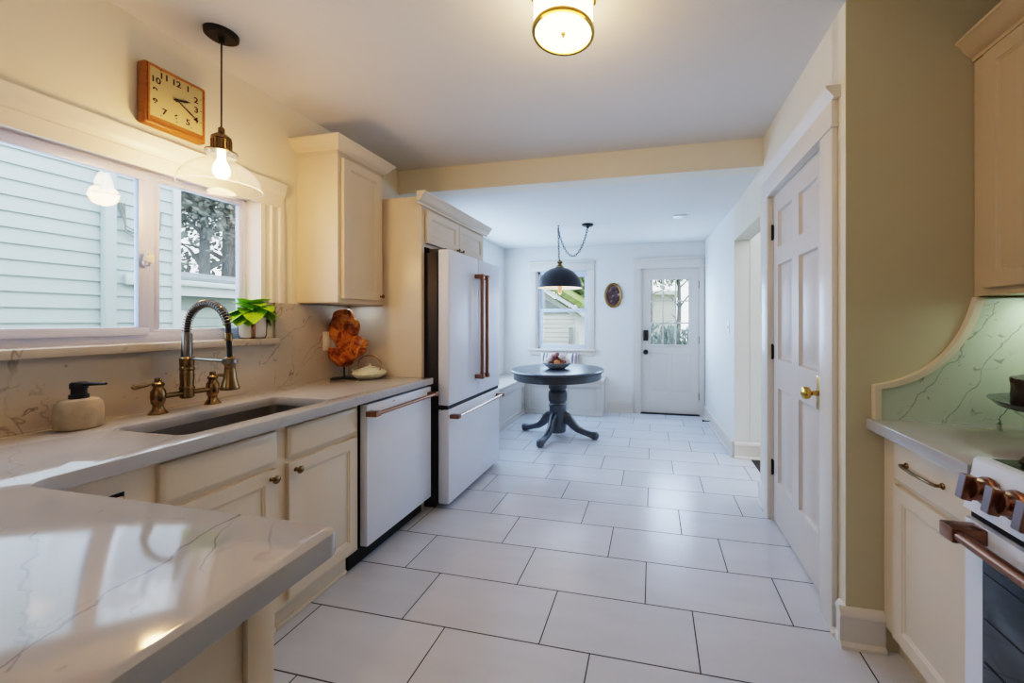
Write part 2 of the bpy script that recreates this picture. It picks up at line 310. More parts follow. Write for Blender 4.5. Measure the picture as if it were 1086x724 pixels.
# ------------------------------------------------------------------ mesh kit
class MB:
    def __init__(s): s.bm = bmesh.new()
    def merge(s, other, mtx=None):
        me = bpy.data.meshes.new('tmp'); other.to_mesh(me); other.free()
        if mtx is not None: me.transform(mtx)
        s.bm.from_mesh(me); bpy.data.meshes.remove(me); return s
    def box(s, x0, x1, y0, y1, z0, z1, bev=0.0, seg=2, mi=0, mtx=None):
        b = bmesh.new(); bmesh.ops.create_cube(b, size=1)
        bmesh.ops.scale(b, vec=(abs(x1 - x0), abs(y1 - y0), abs(z1 - z0)), verts=b.verts)
        bmesh.ops.translate(b, vec=((x0 + x1) / 2, (y0 + y1) / 2, (z0 + z1) / 2), verts=b.verts)
        if bev: bmesh.ops.bevel(b, geom=b.edges[:], offset=bev, segments=seg, profile=0.5, affect='EDGES')
        for f in b.faces: f.material_index = mi
        return s.merge(b, mtx)
    def lathe(s, prof, cx=0, cy=0, z=0, n=32, mi=0, mtx=None, cap=True):
        """prof: list of (radius, height) from bottom to top"""
        b = bmesh.new(); rings = []
        for r, h in prof:
            if r < 1e-6: rings.append([b.verts.new((cx, cy, z + h))])
            else: rings.append([b.verts.new((cx + r * math.cos(2 * PI * i / n), cy + r * math.sin(2 * PI * i / n), z + h)) for i in range(n)])
        for a, c in zip(rings, rings[1:]):
            for i in range(n):
                j = (i + 1) % n
                if len(a) == 1 and len(c) == 1: continue
                if len(a) == 1: b.faces.new((a[0], c[j], c[i]))
                elif len(c) == 1: b.faces.new((a[i], a[j], c[0]))
                else: b.faces.new((a[i], a[j], c[j], c[i]))
        if cap:
            if len(rings[0]) > 1: b.faces.new(rings[0][::-1])
            if len(rings[-1]) > 1: b.faces.new(rings[-1])
        for f in b.faces: f.material_index = mi
        return s.merge(b, mtx)
    def tube(s, pts, r, n=12, mi=0, cap=True, closed=False, mtx=None):
        pts = [Vector(p) for p in pts]
        rad = r if isinstance(r, (list, tuple)) else [r] * len(pts)
        b = bmesh.new(); rings = []; up = None; m = len(pts)
        for i, p in enumerate(pts):
            if closed: t = (pts[(i + 1) % m] - pts[i - 1])
            else: t = pts[min(i + 1, m - 1)] - pts[max(i - 1, 0)]
            t = t.normalized()
            if up is None:
                up = Vector((0, 0, 1)) if abs(t.z) < 0.9 else Vector((1, 0, 0))
            u = (up - t * up.dot(t)).normalized(); w = t.cross(u); up = u
            rings.append([b.verts.new(p + (u * math.cos(2 * PI * k / n) + w * math.sin(2 * PI * k / n)) * rad[i]) for k in range(n)])
        pairs = list(zip(rings, rings[1:])) + ([(rings[-1], rings[0])] if closed else [])
        for a, c in pairs:
            for k in range(n):
                b.faces.new((a[k], a[(k + 1) % n], c[(k + 1) % n], c[k]))
        if cap and not closed:
            b.faces.new(rings[0][::-1]); b.faces.new(rings[-1])
        for f in b.faces: f.material_index = mi
        bmesh.ops.recalc_face_normals(b, faces=b.faces)
        return s.merge(b, mtx)
    def prism(s, poly, a0, a1, axis='z', bev=0.0, mi=0, mtx=None):
        """poly in the plane across axis: z->(x,y)  y->(x,z)  x->(y,z)"""
        b = bmesh.new()
        def P(p, h): return {'z': (p[0], p[1], h), 'y': (p[0], h, p[1]), 'x': (h, p[0], p[1])}[axis]
        A = [b.verts.new(P(p, a0)) for p in poly]; B = [b.verts.new(P(p, a1)) for p in poly]
        fa = b.faces.new(A); fb = b.faces.new(B); n = len(poly)
        for i in range(n): b.faces.new((A[i], A[(i + 1) % n], B[(i + 1) % n], B[i]))
        bmesh.ops.recalc_face_normals(b, faces=b.faces)
        if bev:
            es = [e for e in b.edges if len(e.link_faces) == 2 and ((fa in e.link_faces) or (fb in e.link_faces))]
            bmesh.ops.bevel(b, geom=es, offset=bev, segments=2, profile=0.5, affect='EDGES')
        for f in b.faces: f.material_index = mi
        return s.merge(b, mtx)
    def rings(s, x0, z0, x1, z1, prof, fill=True, mi=0):
        """concentric rectangles in the xz plane, front towards -y; prof = (inset, y)"""
        b = bmesh.new(); rs = []
        for ins, y in prof:
            rs.append([b.verts.new(p) for p in ((x0 + ins, y, z0 + ins), (x1 - ins, y, z0 + ins), (x1 - ins, y, z1 - ins), (x0 + ins, y, z1 - ins))])
        for a, c in zip(rs, rs[1:]):
            for i in range(4): b.faces.new((a[i], a[(i + 1) % 4], c[(i + 1) % 4], c[i]))
        if fill: b.faces.new(rs[-1])
        for f in b.faces: f.material_index = mi
        return s.merge(b)
    def slab_door(s, w, h, t, panels, prof, holes=()):
        """flat slab at x 0..w, z 0..h, y 0..t with moulded panels let into its front (and plain back)"""
        allp = list(panels) + list(holes)
        xs = sorted(set([0, w] + [v for p in allp for v in (p[0], p[2])]))
        zs = sorted(set([0, h] + [v for p in allp for v in (p[1], p[3])]))
        b = bmesh.new()
        for y, flip in ((0, False), (t, True)):
            for i in range(len(xs) - 1):
                for j in range(len(zs) - 1):
                    cx, cz = (xs[i] + xs[i + 1]) / 2, (zs[j] + zs[j + 1]) / 2
                    skip = holes if flip else allp
                    if any(p[0] < cx < p[2] and p[1] < cz < p[3] for p in skip): continue
                    q = [(xs[i], y, zs[j]), (xs[i + 1], y, zs[j]), (xs[i + 1], y, zs[j + 1]), (xs[i], y, zs[j + 1])]
                    if flip: q = q[::-1]
                    b.faces.new([b.verts.new(p) for p in q])
        def quad(*q): b.faces.new([b.verts.new(p) for p in q])
        quad((0, 0, 0), (0, 0, h), (0, t, h), (0, t, 0)); quad((w, 0, 0), (w, t, 0), (w, t, h), (w, 0, h))
        quad((0, 0, h), (w, 0, h), (w, t, h), (0, t, h)); quad((0, 0, 0), (0, t, 0), (w, t, 0), (w, 0, 0))
        for (a, c, d, e) in holes:
            quad((a, 0, c), (a, t, c), (a, t, e), (a, 0, e)); quad((d, 0, c), (d, 0, e), (d, t, e), (d, t, c))
            quad((a, 0, e), (a, t, e), (d, t, e), (d, 0, e)); quad((a, 0, c), (d, 0, c), (d, t, c), (a, t, c))
        bmesh.ops.remove_doubles(b, verts=b.verts, dist=1e-5)
        s.merge(b)
        for p in panels: s.rings(*p, prof)
        return s
    def blob(s, c, r, sub=2, amp=0.0, freq=8, seed=0, scale=(1, 1, 1), mi=0):
        b = bmesh.new(); bmesh.ops.create_icosphere(b, subdivisions=sub, radius=1)
        for v in b.verts:
            d = 1 + amp * noise.noise(v.co * freq * 0.3 + Vector((seed * 3.1, seed * 1.7, seed)))
            v.co = Vector((v.co.x * r * scale[0] * d + c[0], v.co.y * r * scale[1] * d + c[1], v.co.z * r * scale[2] * d + c[2]))
        for f in b.faces: f.material_index = mi
        return s.merge(b)
    def build(s, name, mats, parent=None, smooth=35, loc=None, rotz=None):
        bmesh.ops.recalc_face_normals(s.bm, faces=s.bm.faces) if False else None
        me = bpy.data.meshes.new(name); s.bm.to_mesh(me); s.bm.free()
        for mm in (mats if isinstance(mats, (list, tuple)) else [mats]): me.materials.append(mm)
        if smooth:
            me.shade_smooth(); me.set_sharp_from_angle(angle=R(smooth))
        o = bpy.data.objects.new(name, me); COL.objects.link(o)
        if parent: o.parent = parent
        if loc: o.location = loc
        if rotz: o.rotation_euler.z = rotz
        return o

def tag(o, label, cat, group=None):
    o['label'] = label; o['category'] = cat
    if group: o['group'] = group
    return o
def thing(name, label, cat, loc=(0, 0, 0), rotz=0, group=None):
    o = bpy.data.objects.new(name, None); COL.objects.link(o)
    o.empty_display_size = 0.1
    o.location = loc; o.rotation_euler = (0, 0, rotz)
    return tag(o, label, cat, group)
def struct(o, label=None):
    o['kind'] = 'structure'
    if label: o['label'] = label
    return o
def sroot(name, label=None, loc=(0, 0, 0), rotz=0):
    o = bpy.data.objects.new(name, None); COL.objects.link(o)
    o.location = loc; o.rotation_euler = (0, 0, rotz)
    return struct(o, label)

LEFT, RIGHT = PI / 2, -PI / 2       # rotz of things standing against the left / right wall

# ------------------------------------------------------------------ shell
WL, WB, WR, YC = -2.14, 5.467, 0.76, 1.73
CEIL, CEIL2, YBEAM = 2.585, 2.385, 2.90
XR, YBK = 1.52, -1.9

def wall(name, L, H, T, holes, m, loc, rotz, zb=0.0, label=None):
    """local x along the wall, front face at y=0 looking towards -y"""
    b = MB(); xs = sorted(set([0, L] + [v for h in holes for v in (h[0], h[2])])); zs = sorted(set([zb, H] + [v for h in holes for v in (h[1], h[3])]))
    def solid(i, j):
        if i < 0 or j < 0 or i >= len(xs) - 1 or j >= len(zs) - 1: return False
        cx, cz = (xs[i] + xs[i + 1]) / 2, (zs[j] + zs[j + 1]) / 2
        return not any(h[0] < cx < h[2] and h[1] < cz < h[3] for h in holes)
    bm = b.bm
    def quad(*q): bm.faces.new([bm.verts.new(p) for p in q])
    for i in range(len(xs) - 1):
        for j in range(len(zs) - 1):
            if not solid(i, j): continue
            a, c, d, e = xs[i], zs[j], xs[i + 1], zs[j + 1]
            quad((a, 0, c), (d, 0, c), (d, 0, e), (a, 0, e)); quad((d, T, c), (a, T, c), (a, T, e), (d, T, e))
            if not solid(i - 1, j): quad((a, T, c), (a, 0, c), (a, 0, e), (a, T, e))
            if not solid(i + 1, j): quad((d, 0, c), (d, T, c), (d, T, e), (d, 0, e))
            if not solid(i, j + 1): quad((a, 0, e), (d, 0, e), (d, T, e), (a, T, e))
            if not solid(i, j - 1): quad((a, T, c), (d, T, c), (d, 0, c), (a, 0, c))
    bmesh.ops.remove_doubles(bm, verts=bm.verts, dist=1e-5)
    o = b.build(name, m, loc=loc, rotz=rotz, smooth=0)
    return struct(o, label)

fl = MB().box(-2.45, 0.90, YBK - 0.2, WB + 0.1, -0.12, 0.0).box(0.90, 1.72, YBK - 0.2, YC, -0.12, 0.0)
struct(fl.build('floor', M['tile'], smooth=0), 'pale rectangular porcelain floor tiles with dark grout laid in a stepped bond')
struct(MB().box(0.90, 3.2, YC, 6.2, -0.12, -0.002).build('floor_hall', M['carpet'], smooth=0), 'dark carpet in the hall beyond the doorway')

cb = MB()
cb.box(-2.45, 1.72, YBK - 0.2, YBEAM, CEIL, CEIL + 0.12)
struct(cb.build('ceiling', M['ceil'], smooth=0), 'white kitchen ceiling')
struct(MB().box(-2.45, 0.96, YBEAM + 0.14, WB + 0.15, CEIL2, CEIL2 + 0.12).build('ceiling_alcove', M['ceil'], smooth=0), 'lower white ceiling of the breakfast alcove')
struct(MB().box(-2.45, 0.96, YBEAM, YBEAM + 0.14, CEIL2, CEIL + 0.12).build('wall_header', M['wall'], smooth=0), 'painted header between kitchen ceiling and lower alcove ceiling')

# left wall (local x = world y - y0)
y0 = YBK
WIN_Y0, WIN_Y1, WIN_Z0, WIN_Z1 = -0.55, 1.735, 1.20, 1.985
wall('wall_left', 3.32 - y0, CEIL, 0.18, [(WIN_Y0 - y0, WIN_Z0, WIN_Y1 - y0, WIN_Z1)], M['wall'], (WL, y0, 0), LEFT)
wall('wall_alcove', WB + 0.15 - 3.32, CEIL2, 0.14, [], M['wall_cool'], (-2.20, 3.32, 0), LEFT)
BW = (-1.70, 0.885, -0.91, 2.03)      # back window hole
BD = (-0.165, 0.0, 0.63, 2.035)       # back door hole
wall('wall_back', 3.3, CEIL2, 0.16, [(BW[0] + 2.34, BW[1], BW[2] + 2.34, BW[3]), (BD[0] + 2.34, BD[1], BD[2] + 2.34, BD[3])], M['wall_cool'], (-2.34, WB, 0), 0)
# right wall: closet door, doorway; local x runs towards the camera
CD0, CD1 = 1.915, 2.725
OP0, OP1, OPH = 2.975, 3.87, 2.06
wall('wall_right', OP1 - YC - 0.006, CEIL, 0.14, [(OP1 - CD1, 0, OP1 - CD0, 2.118), (0, 0, OP1 - OP0, OPH)], M['wall'], (WR, OP1, 0), RIGHT)
ang = math.atan2(0.062, WB - OP1)
wl = math.hypot(0.062, WB - OP1)
wall('wall_alcove_right', wl, CEIL2, 0.14, [], M['wall_cool'], (WR - 0.062, WB, 0), RIGHT + ang)
wall('wall_hall', 2.2, CEIL, 0.10, [], M['wall_cool'], (WR + 0.14, OP1, 0), 0)
wall('wall_hall_side', 2.2, CEIL, 0.10, [], M['wall_cool'], (3.1, OP1, 0), RIGHT)
wall('wall_return', XR + 0.14 - WR, CEIL, 0.12, [], M['wall_shaded'], (WR, YC, 0), 0)
wall('wall_range', YC - YBK, CEIL, 0.14, [], M['wall_shaded'], (XR, YC, 0), RIGHT)
wall('wall_front', XR + 0.14 - (WL - 0.18), CEIL, 0.14, [], M['wall'], (XR + 0.14, YBK, 0), PI)

# baseboards
BASE = [(0, 0), (-0.028, 0), (-0.028, 0.012), (-0.020, 0.022), (-0.016, 0.024), (-0.016, 0.118), (-0.020, 0.122), (-0.020, 0.134), (-0.010, 0.150), (0, 0.155)]
def baseboard(name, L, loc, rotz, m=None, label=None):
    o = MB().prism([(p[0], p[1]) for p in BASE], 0, L, 'x').build(name, m or M['trim'], loc=loc, rotz=rotz)
    return struct(o, label)
baseboard('baseboard_right', wl - 0.03, (WR - 0.062, WB - 0.02, 0), RIGHT + ang)
baseboard('baseboard_hall', 1.6, (WR, OP1, 0), 0)
baseboard('baseboard_return', 0.16, (WR - 0.028, YC, 0), 0)
baseboard('baseboard_closet', 0.15, (WR, OP0, 0), RIGHT)
baseboard('baseboard_corner', 0.045, (WR, YC + 0.045 + 0.0, 0), RIGHT)
baseboard('baseboard_back', 0.35, (-0.62, WB, 0), 0)

# ------------------------------------------------------------------ window_1 (left, slider)
w1 = sroot('window_1', 'wide white sliding window over the sink looking onto the neighbouring house')
FX = -2.245            # inner face of the vinyl frame
f = MB()
ya, yb2, za, zb2 = WIN_Y0, WIN_Y1, WIN_Z0, WIN_Z1
f.box(FX - 0.055, FX, ya, yb2, za, za + 0.045, 0.004).box(FX - 0.055, FX, ya, yb2, zb2 - 0.02, zb2, 0.003)
f.box(FX - 0.055, FX, ya, ya + 0.04, za, zb2, 0.003).box(FX - 0.055, FX, yb2 - 0.022, yb2, za, zb2, 0.003)
f.box(FX - 0.05, FX - 0.004, 1.285, 1.335, za, zb2, 0.003)      # centre mullion
f.build('window_frame', M['vinyl'], w1)
def sash(y_a, y_b, z_a, z_b, x, t=0.03, w=0.036):
    s_ = MB()
    s_.box(x - t, x, y_a, y_b, z_a, z_a + w, 0.004).box(x - t, x, y_a, y_b, z_b - w, z_b, 0.004)
    s_.box(x - t, x, y_a, y_a + w, z_a + w, z_b - w, 0.004).box(x - t, x, y_b - w, y_b, z_a + w, z_b - w, 0.004)
    o = s_.build('sash', M['vinyl'], w1)
    MB().box(x - t * 0.6, x - t * 0.6 + 0.004, y_a + w * 0.5, y_b - w * 0.5, z_a + w * 0.5, z_b - w * 0.5).build('pane', M['glass'], o, smooth=0)
sash(0.35, 1.297, za + 0.035, zb2 - 0.018, FX + 0.012, 0.03, 0.037)
sash(1.318, 1.722, za + 0.035, zb2 - 0.015, FX - 0.004, 0.03, 0.027)
sash(ya + 0.03, 0.36, za + 0.035, zb2 - 0.015, FX - 0.012, 0.03, 0.03)
lt = MB().box(FX - 0.002, FX + 0.028, 1.283, 1.309, 1.56, 1.60, 0.006)
lt.tube([(FX + 0.022, 1.288, 1.60), (FX + 0.034, 1.275, 1.615), (FX + 0.034, 1.27, 1.57), (FX + 0.022, 1.28, 1.552)], 0.005, 8)
lt.build('latch', M['white'], w1)
jb = MB()
jb.box(WL - 0.16, WL + 0.004, WIN_Y1 - 0.006, WIN_Y1, za, zb2).box(WL - 0.16, WL + 0.004, ya, WIN_Y1 - 0.006, zb2 - 0.008, zb2)
jb.build('jamb_liner', M['trim'], w1, smooth=0)
# casing: head with crown moulding, fluted right side
tr = MB()
CY1 = 1.852
prof = [(0, 0), (-0.012, 0), (-0.012, 0.062), (-0.018, 0.066), (-0.020, 0.080), (-0.026, 0.088), (-0.028, 0.100), (-0.036, 0.128), (-0.037, 0.142), (0, 0.142)]
tr.prism([(WL - p[0], 1.955 + p[1]) for p in prof], ya - 0.12, CY1, 'y')
def flute(y_a, y_b, z_a, z_b):
    w_ = y_b - y_a
    pts = [(WL, y_a), (WL + 0.016, y_a), (WL + 0.016, y_a + 0.018)]
    g = (w_ - 0.036) / 2
    for k in range(2):
        c0 = y_a + 0.018 + k * g
        pts += [(WL + 0.016, c0 + 0.006), (WL + 0.008, c0 + 0.014), (WL + 0.008, c0 + g - 0.014), (WL + 0.016, c0 + g - 0.006)]
    pts += [(WL + 0.016, y_b), (WL, y_b)]
    tr.prism(pts, z_a, z_b, 'z')
flute(1.715, CY1, 1.403, 1.957)
flute(ya - 0.12, ya + 0.015, 1.20, 1.957)
struct(tr.build('trim_1', M['trim']), 'cream painted casing with crown moulding around the sink window')
MB().box(WL - 0.165, -2.088, ya - 0.06, 1.795, 1.168, 1.203, 0.004).build('window_sill', M['quartz_wall'], w1)

# ------------------------------------------------------------------ window_2 (back, double hung)
w2 = sroot('window_2', 'white double hung window at the far wall behind the breakfast table')
f = MB(); x0, z0, x1, z1 = BW; yf = WB + 0.05
f.box(x0, x0 + 0.05, yf, yf + 0.07, z0, z1, 0.003).box(x1 - 0.03, x1, yf, yf + 0.07, z0, z1, 0.003)
f.box(x0, x1, yf, yf + 0.07, z1 - 0.04, z1, 0.003).box(x0, x1, yf, yf + 0.07, z0, z0 + 0.025, 0.003)
f.build('window_frame', M['vinyl_white'], w2)
def sash2(xa, xb, z_a, z_b, y, w=0.045):
    s_ = MB()
    s_.box(xa, xb, y, y + 0.03, z_a, z_a + w, 0.004).box(xa, xb, y, y + 0.03, z_b - w, z_b, 0.004)
    s_.box(xa, xa + w, y, y + 0.03, z_a + w, z_b - w, 0.004).box(xb - w, xb, y, y + 0.03, z_a + w, z_b - w, 0.004)
    o = s_.build('sash', M['vinyl_white'], w2)
    MB().box(xa + w * .5, xb - w * .5, y + 0.013, y + 0.017, z_a + w * .5, z_b - w * .5).build('pane', M['glass'], o, smooth=0)
sash2(x0 + 0.045, x1 - 0.025, z0 + 0.02, 1.475, yf + 0.0)
sash2(x0 + 0.045, x1 - 0.025, 1.435, z1 - 0.035, yf + 0.034)
MB().box(x0 + 0.36, x0 + 0.42, yf - 0.012, yf + 0.002, 1.465, 1.485, 0.003).build('latch', M['vinyl_white'], w2)
tr = MB()
tr.box(x0 - 0.09, x0 + 0.004, WB - 0.02, WB, 0.885, z1 + 0.005, 0.004).box(x1 - 0.004, x1 + 0.09, WB - 0.02, WB, 0.885, z1 + 0.005, 0.004)
tr.box(x0 - 0.09, x1 + 0.09, WB - 0.022, WB, z1, z1 + 0.115, 0.004).box(x0 - 0.10, x1 + 0.10, WB - 0.035, WB, z1 + 0.115, z1 + 0.145, 0.005)
tr.box(x0 - 0.12, x1 + 0.12, WB - 0.055, WB + 0.05, 0.858, 0.888, 0.006).box(x0 - 0.09, x1 + 0.09, WB - 0.018, WB, 0.79, 0.858, 0.004)
tr.box(x0 - 0.002, x0 + 0.02, WB, WB + 0.06, z0, z1).box(x1 - 0.02, x1 + 0.002, WB, WB + 0.06, z0, z1)
struct(tr.build('trim_2', M['trim']), 'white casing and stool around the far window')

# ------------------------------------------------------------------ door_2 (far, half glazed)
d2 = sroot('door_2', 'white half glazed back door with nine panes')
dw, dh = 0.775, 2.012
gx0, gx1, gz0, gz1 = 0.125, 0.640, 0.950, 1.862
PROF6 = [(0, 0), (0.004, 0.004), (0.012, 0.007), (0.02, 0.007), (0.034, 0.002)]
md = MB().slab_door(dw, dh, 0.042, [(0.10, 0.28, 0.365, 0.83), (0.41, 0.28, 0.675, 0.83)], [(0, 0), (0.006, 0.0035), (0.014, 0.0035), (0.03, 0.001)], [(gx0, gz0, gx1, gz1)])
for k in range(4):        # raised surround of the light
    pass
md.box(gx0 - 0.02, gx1 + 0.02, -0.010, 0.002, gz1 - 0.004, gz1 + 0.022, 0.003).box(gx0 - 0.02, gx1 + 0.02, -0.010, 0.002, gz0 - 0.022, gz0 + 0.004, 0.003)
md.box(gx0 - 0.022, gx0 + 0.004, -0.010, 0.002, gz0, gz1, 0.003).box(gx1 - 0.004, gx1 + 0.022, -0.010, 0.002, gz0, gz1, 0.003)
doorslab = md.build('door_slab', M['trim'], d2, loc=(BD[0] + 0.012, WB + 0.012, 0.014))
mu = MB()
for k in (1, 2):
    xx = gx0 + (gx1 - gx0) * k / 3; zz = gz0 + (gz1 - gz0) * k / 3
    mu.box(xx - 0.009, xx + 0.009, -0.004, 0.03, gz0, gz1, 0.003).box(gx0, gx1, -0.004, 0.03, zz - 0.009, zz + 0.009, 0.003)
mu.build('muntins', M['trim'], doorslab)
MB().box(gx0, gx1, 0.016, 0.020, gz0, gz1).build('pane', M['glass'], doorslab, smooth=0)
MB().box(0.028, 0.094, -0.022, 0.001, 1.005, 1.155, 0.006).box(0.036, 0.086, -0.026, -0.02, 1.06, 1.14, 0.004).build('keypad_lock', M['black'], doorslab)
MB().lathe([(0.034, 0), (0.034, 0.008), (0.018, 0.012), (0.012, 0.03), (0.026, 0.038), (0.033, 0.055), (0.026, 0.07), (0, 0.074)], n=24,
           mtx=Matrix.Translation((0.06, 0.0, 0.848)) @ Matrix.Rotation(PI / 2, 4, 'X')).build('door_knob', M['black'], doorslab)
for zz in (0.25, 1.02, 1.78):
    MB().tube([(dw + 0.004, -0.006, zz - 0.05), (dw + 0.004, -0.006, zz + 0.05)], 0.008, 10).build('hinge', M['iron'], doorslab)
MB().box(BD[0], BD[2], WB - 0.03, WB + 0.12, -0.002, 0.012, 0.003).build('threshold', M['iron'], d2)
tr = MB()
tr.box(BD[0] - 0.095, BD[0] + 0.006, WB - 0.022, WB, 0.0, 2.03, 0.004).box(BD[2] - 0.004, BD[2] + 0.064, WB - 0.022, WB, 0.0, 2.03, 0.004)
tr.box(BD[0] - 0.095, BD[2] + 0.064, WB - 0.024, WB, 2.028, 2.155, 0.004)
tr.box(BD[0] - 0.105, BD[2] + 0.064, WB - 0.040, WB, 2.150, 2.178, 0.006)
tr.box(BD[0] - 0.002, BD[0] + 0.010, WB, WB + 0.15, 0, 2.03).box(BD[2] - 0.010, BD[2] + 0.002, WB, WB + 0.15, 0, 2.03).box(BD[0], BD[2], WB, WB + 0.15, 2.026, 2.036)
struct(tr.build('trim_3', M['trim']), 'white casing around the back door')

# ------------------------------------------------------------------ door_1 (closet, six panel)
d1 = sroot('door_1', 'white six panel closet door with brass knob', (WR + 0.012, CD1 - 0.022, 0.014), RIGHT)
W_, H_ = CD1 - CD0 - 0.041, 2.092
pan = []
for (a, c) in ((0.085, 0.330), (0.430, 0.675)):
    pan += [(a, 0.265, c, 0.862), (a, 1.042, c, 1.640), (a, 1.748, c, 1.975)]
MB().slab_door(W_, H_, 0.036, pan, [(0, 0), (0.003, 0.008), (0.010, 0.016), (0.022, 0.016), (0.055, 0.004)]).build('door_slab', M['door'], d1)
MB().box(0.678, 0.735, -0.008, 0.0, 0.865, 1.025, 0.002).lathe([(0.013, 0), (0.011, 0.03), (0.016, 0.036), (0.027, 0.044), (0.030, 0.058), (0.026, 0.070), (0.012, 0.076), (0, 0.077)], n=24,
     mtx=Matrix.Translation((0.706, -0.006, 0.945)) @ Matrix.Rotation(PI / 2, 4, 'X')).build('door_knob', M['brass_bright'], d1)
for zz in (0.335, 1.085, 1.86):
    MB().box(-0.022, 0.006, -0.006, 0.001, zz - 0.045, zz + 0.045, 0.001).tube([(-0.004, -0.009, zz - 0.05), (-0.004, -0.009, zz + 0.05)], 0.006, 10).build('hinge', M['iron'], d1)
MB().box(W_ - 0.002, W_ + 0.012, -0.004, 0.006, 0.915, 0.985, 0.001).build('strike_plate', M['brass'], d1)
tr = MB()
CX = WR - 0.024
def casing(y_a, y_b, z_b):
    tr.box(CX, WR, y_a, y_b, 0.0, z_b, 0.004)
casing(1.795, CD0 + 0.004, 2.118); casing(CD1 - 0.006, 2.845, 2.118)
tr.box(CX - 0.003, WR, 1.790, 2.850, 2.114, 2.225, 0.003).box(CX - 0.008, WR, 1.786, 2.854, 2.110, 2.122, 0.003)
tr.prism([(WR, 2.225), (CX - 0.002, 2.225), (CX - 0.008, 2.235), (CX - 0.030, 2.262), (CX - 0.034, 2.275), (WR, 2.275)], 1.770, 2.868, 'y')
tr.box(WR - 0.001, WR + 0.14, CD1 - 0.014, CD1 + 0.001, 0, 2.118).box(WR - 0.001, WR + 0.14, CD0 - 0.001, CD0 + 0.012, 0, 2.118).box(WR - 0.001, WR + 0.14, CD0, CD1, 2.108, 2.119)
tr.box(CX - 0.012, WR, 1.760, 1.80, 0.0, 0.018, 0.004)
struct(tr.build('trim_4', M['trim']), 'cream casing with crown cap around the closet door')
struct(MB().box(WR + 0.14, WR + 0.9, CD0 - 0.05, CD1 + 0.05, 0, 0.01).build('floor_closet', M['carpet'], smooth=0))

# ------------------------------------------------------------------ cabinets
DOOR_PROF = [(0, 0.021), (0, 0.003), (0.003, 0), (0.052, 0), (0.056, 0.004), (0.060, 0.0045), (0.064, 0.009), (0.076, 0.009), (0.098, 0.004)]
DRAW_PROF = [(0, 0.021), (0, 0.008), (0.010, 0.001), (0.013, 0)]
def front(name, w, h, parent, x, z, y=-0.021, kind='door', m=None):
    b = MB(); b.rings(0, 0, w, h, DOOR_PROF if kind == 'door' else DRAW_PROF)
    b.box(0.001, w - 0.001, 0.012, 0.021, 0.001, h - 0.001)
    return b.build(name, m or M['cab'], parent, loc=(x, y, z))
KN = [(0.009, 0), (0.009, 0.003), (0.005, 0.007), (0.005, 0.016), (0.011, 0.019), (0.016, 0.024), (0.016, 0.028), (0.010, 0.033), (0, 0.034)]
def knob(parent, x, z, m=None, s=1.0):
    return MB().lathe([(r * s, h * s) for r, h in KN], n=20, mtx=Matrix.Translation((x, 0, z)) @ Matrix.Rotation(PI / 2, 4, 'X')).build('knob', m or M['brass'], parent)

CF = -1.515            # carcass front plane of the left base run
CT0, CT1 = 0.872, 0.915
# sink base
def base_unit(name, label, y_a, y_b, depth=0.60, z_b=CT0):
    t = thing(name, label, 'cabinet', (CF, y_a, 0), LEFT)
    w = y_b - y_a
    b = MB().box(0, w, 0, depth, 0.10, z_b - 0.001).box(0, w, 0.045, depth, 0.0, 0.10)
    b.build('carcass', M['cab'], t, smooth=0)
    return t, w
def open_unit(name, label, y_a, y_b, depth=0.60):
    t = thing(name, label, 'cabinet', (CF, y_a, 0), LEFT)
    w = y_b - y_a
    b = MB().box(0, w, 0, 0.018, 0.10, CT0 - 0.001).box(0, w, 0.018, depth, 0.10, 0.118).box(0, w, 0.045, depth, 0.0, 0.10)
    b.build('carcass', M['cab'], t, smooth=0)
    return t, w
t, w = open_unit('sink_cabinet', 'cream base cabinet under the sink with wide false drawer front', 0.880, 1.306)
front('false_drawer_front', 0.378, 0.128, t, 0.018, 0.722, kind='drawer')
d = front('cabinet_door', 0.378, 0.575, t, 0.018, 0.125); knob(d, 0.350, 0.540)
MB().box(0, 0.426, 0.030, 0.046, 0.0, 0.095, 0.002).box(0, 0.426, 0.022, 0.034, 0.0, 0.022, 0.005).build('toe_kick', M['cab'], t)
t, w = open_unit('drawer_cabinet', 'cream base cabinet with one drawer over one door beside the dishwasher', 1.306, 1.728)
front('drawer', 0.382, 0.128, t, 0.018, 0.722, kind='drawer')
d = front('cabinet_door', 0.382, 0.575, t, 0.018, 0.125); knob(d, 0.030, 0.540)
MB().box(0, 0.376, 0.030, 0.046, 0.0, 0.095, 0.002).box(0, 0.376, 0.022, 0.034, 0.0, 0.022, 0.005).build('toe_kick', M['cab'], t)
t, w = base_unit('corner_cabinet', 'cream corner cabinet front half hidden behind the peninsula', 0.640, 0.880, 0.60)
MB().box(0.006, 0.182, -0.002, 0.001, 0.12, 0.800).build('shadow_gap', M['cab_dark'], t, smooth=0)
front('cabinet_door', 0.165, 0.664, t, 0.012, 0.125, y=-0.012)
# peninsula
pn = thing('peninsula_cabinet', 'cream peninsula cabinet with plain end panel under the foreground counter', 'cabinet', (0, 0, 0))
MB().box(-2.10, -0.70, -0.09, 0.575, 0.09, CT0 - 0.001).box(-2.1, -0.75, -0.05, 0.53, 0, 0.09).build('carcass', M['cab'], pn, smooth=0)
for ya_ in (0.532, -0.09): MB().box(-0.70, -0.688, ya_, ya_ + 0.048, 0.0, CT0 - 0.002, 0.002).build('corner_post', M['cab'], pn)

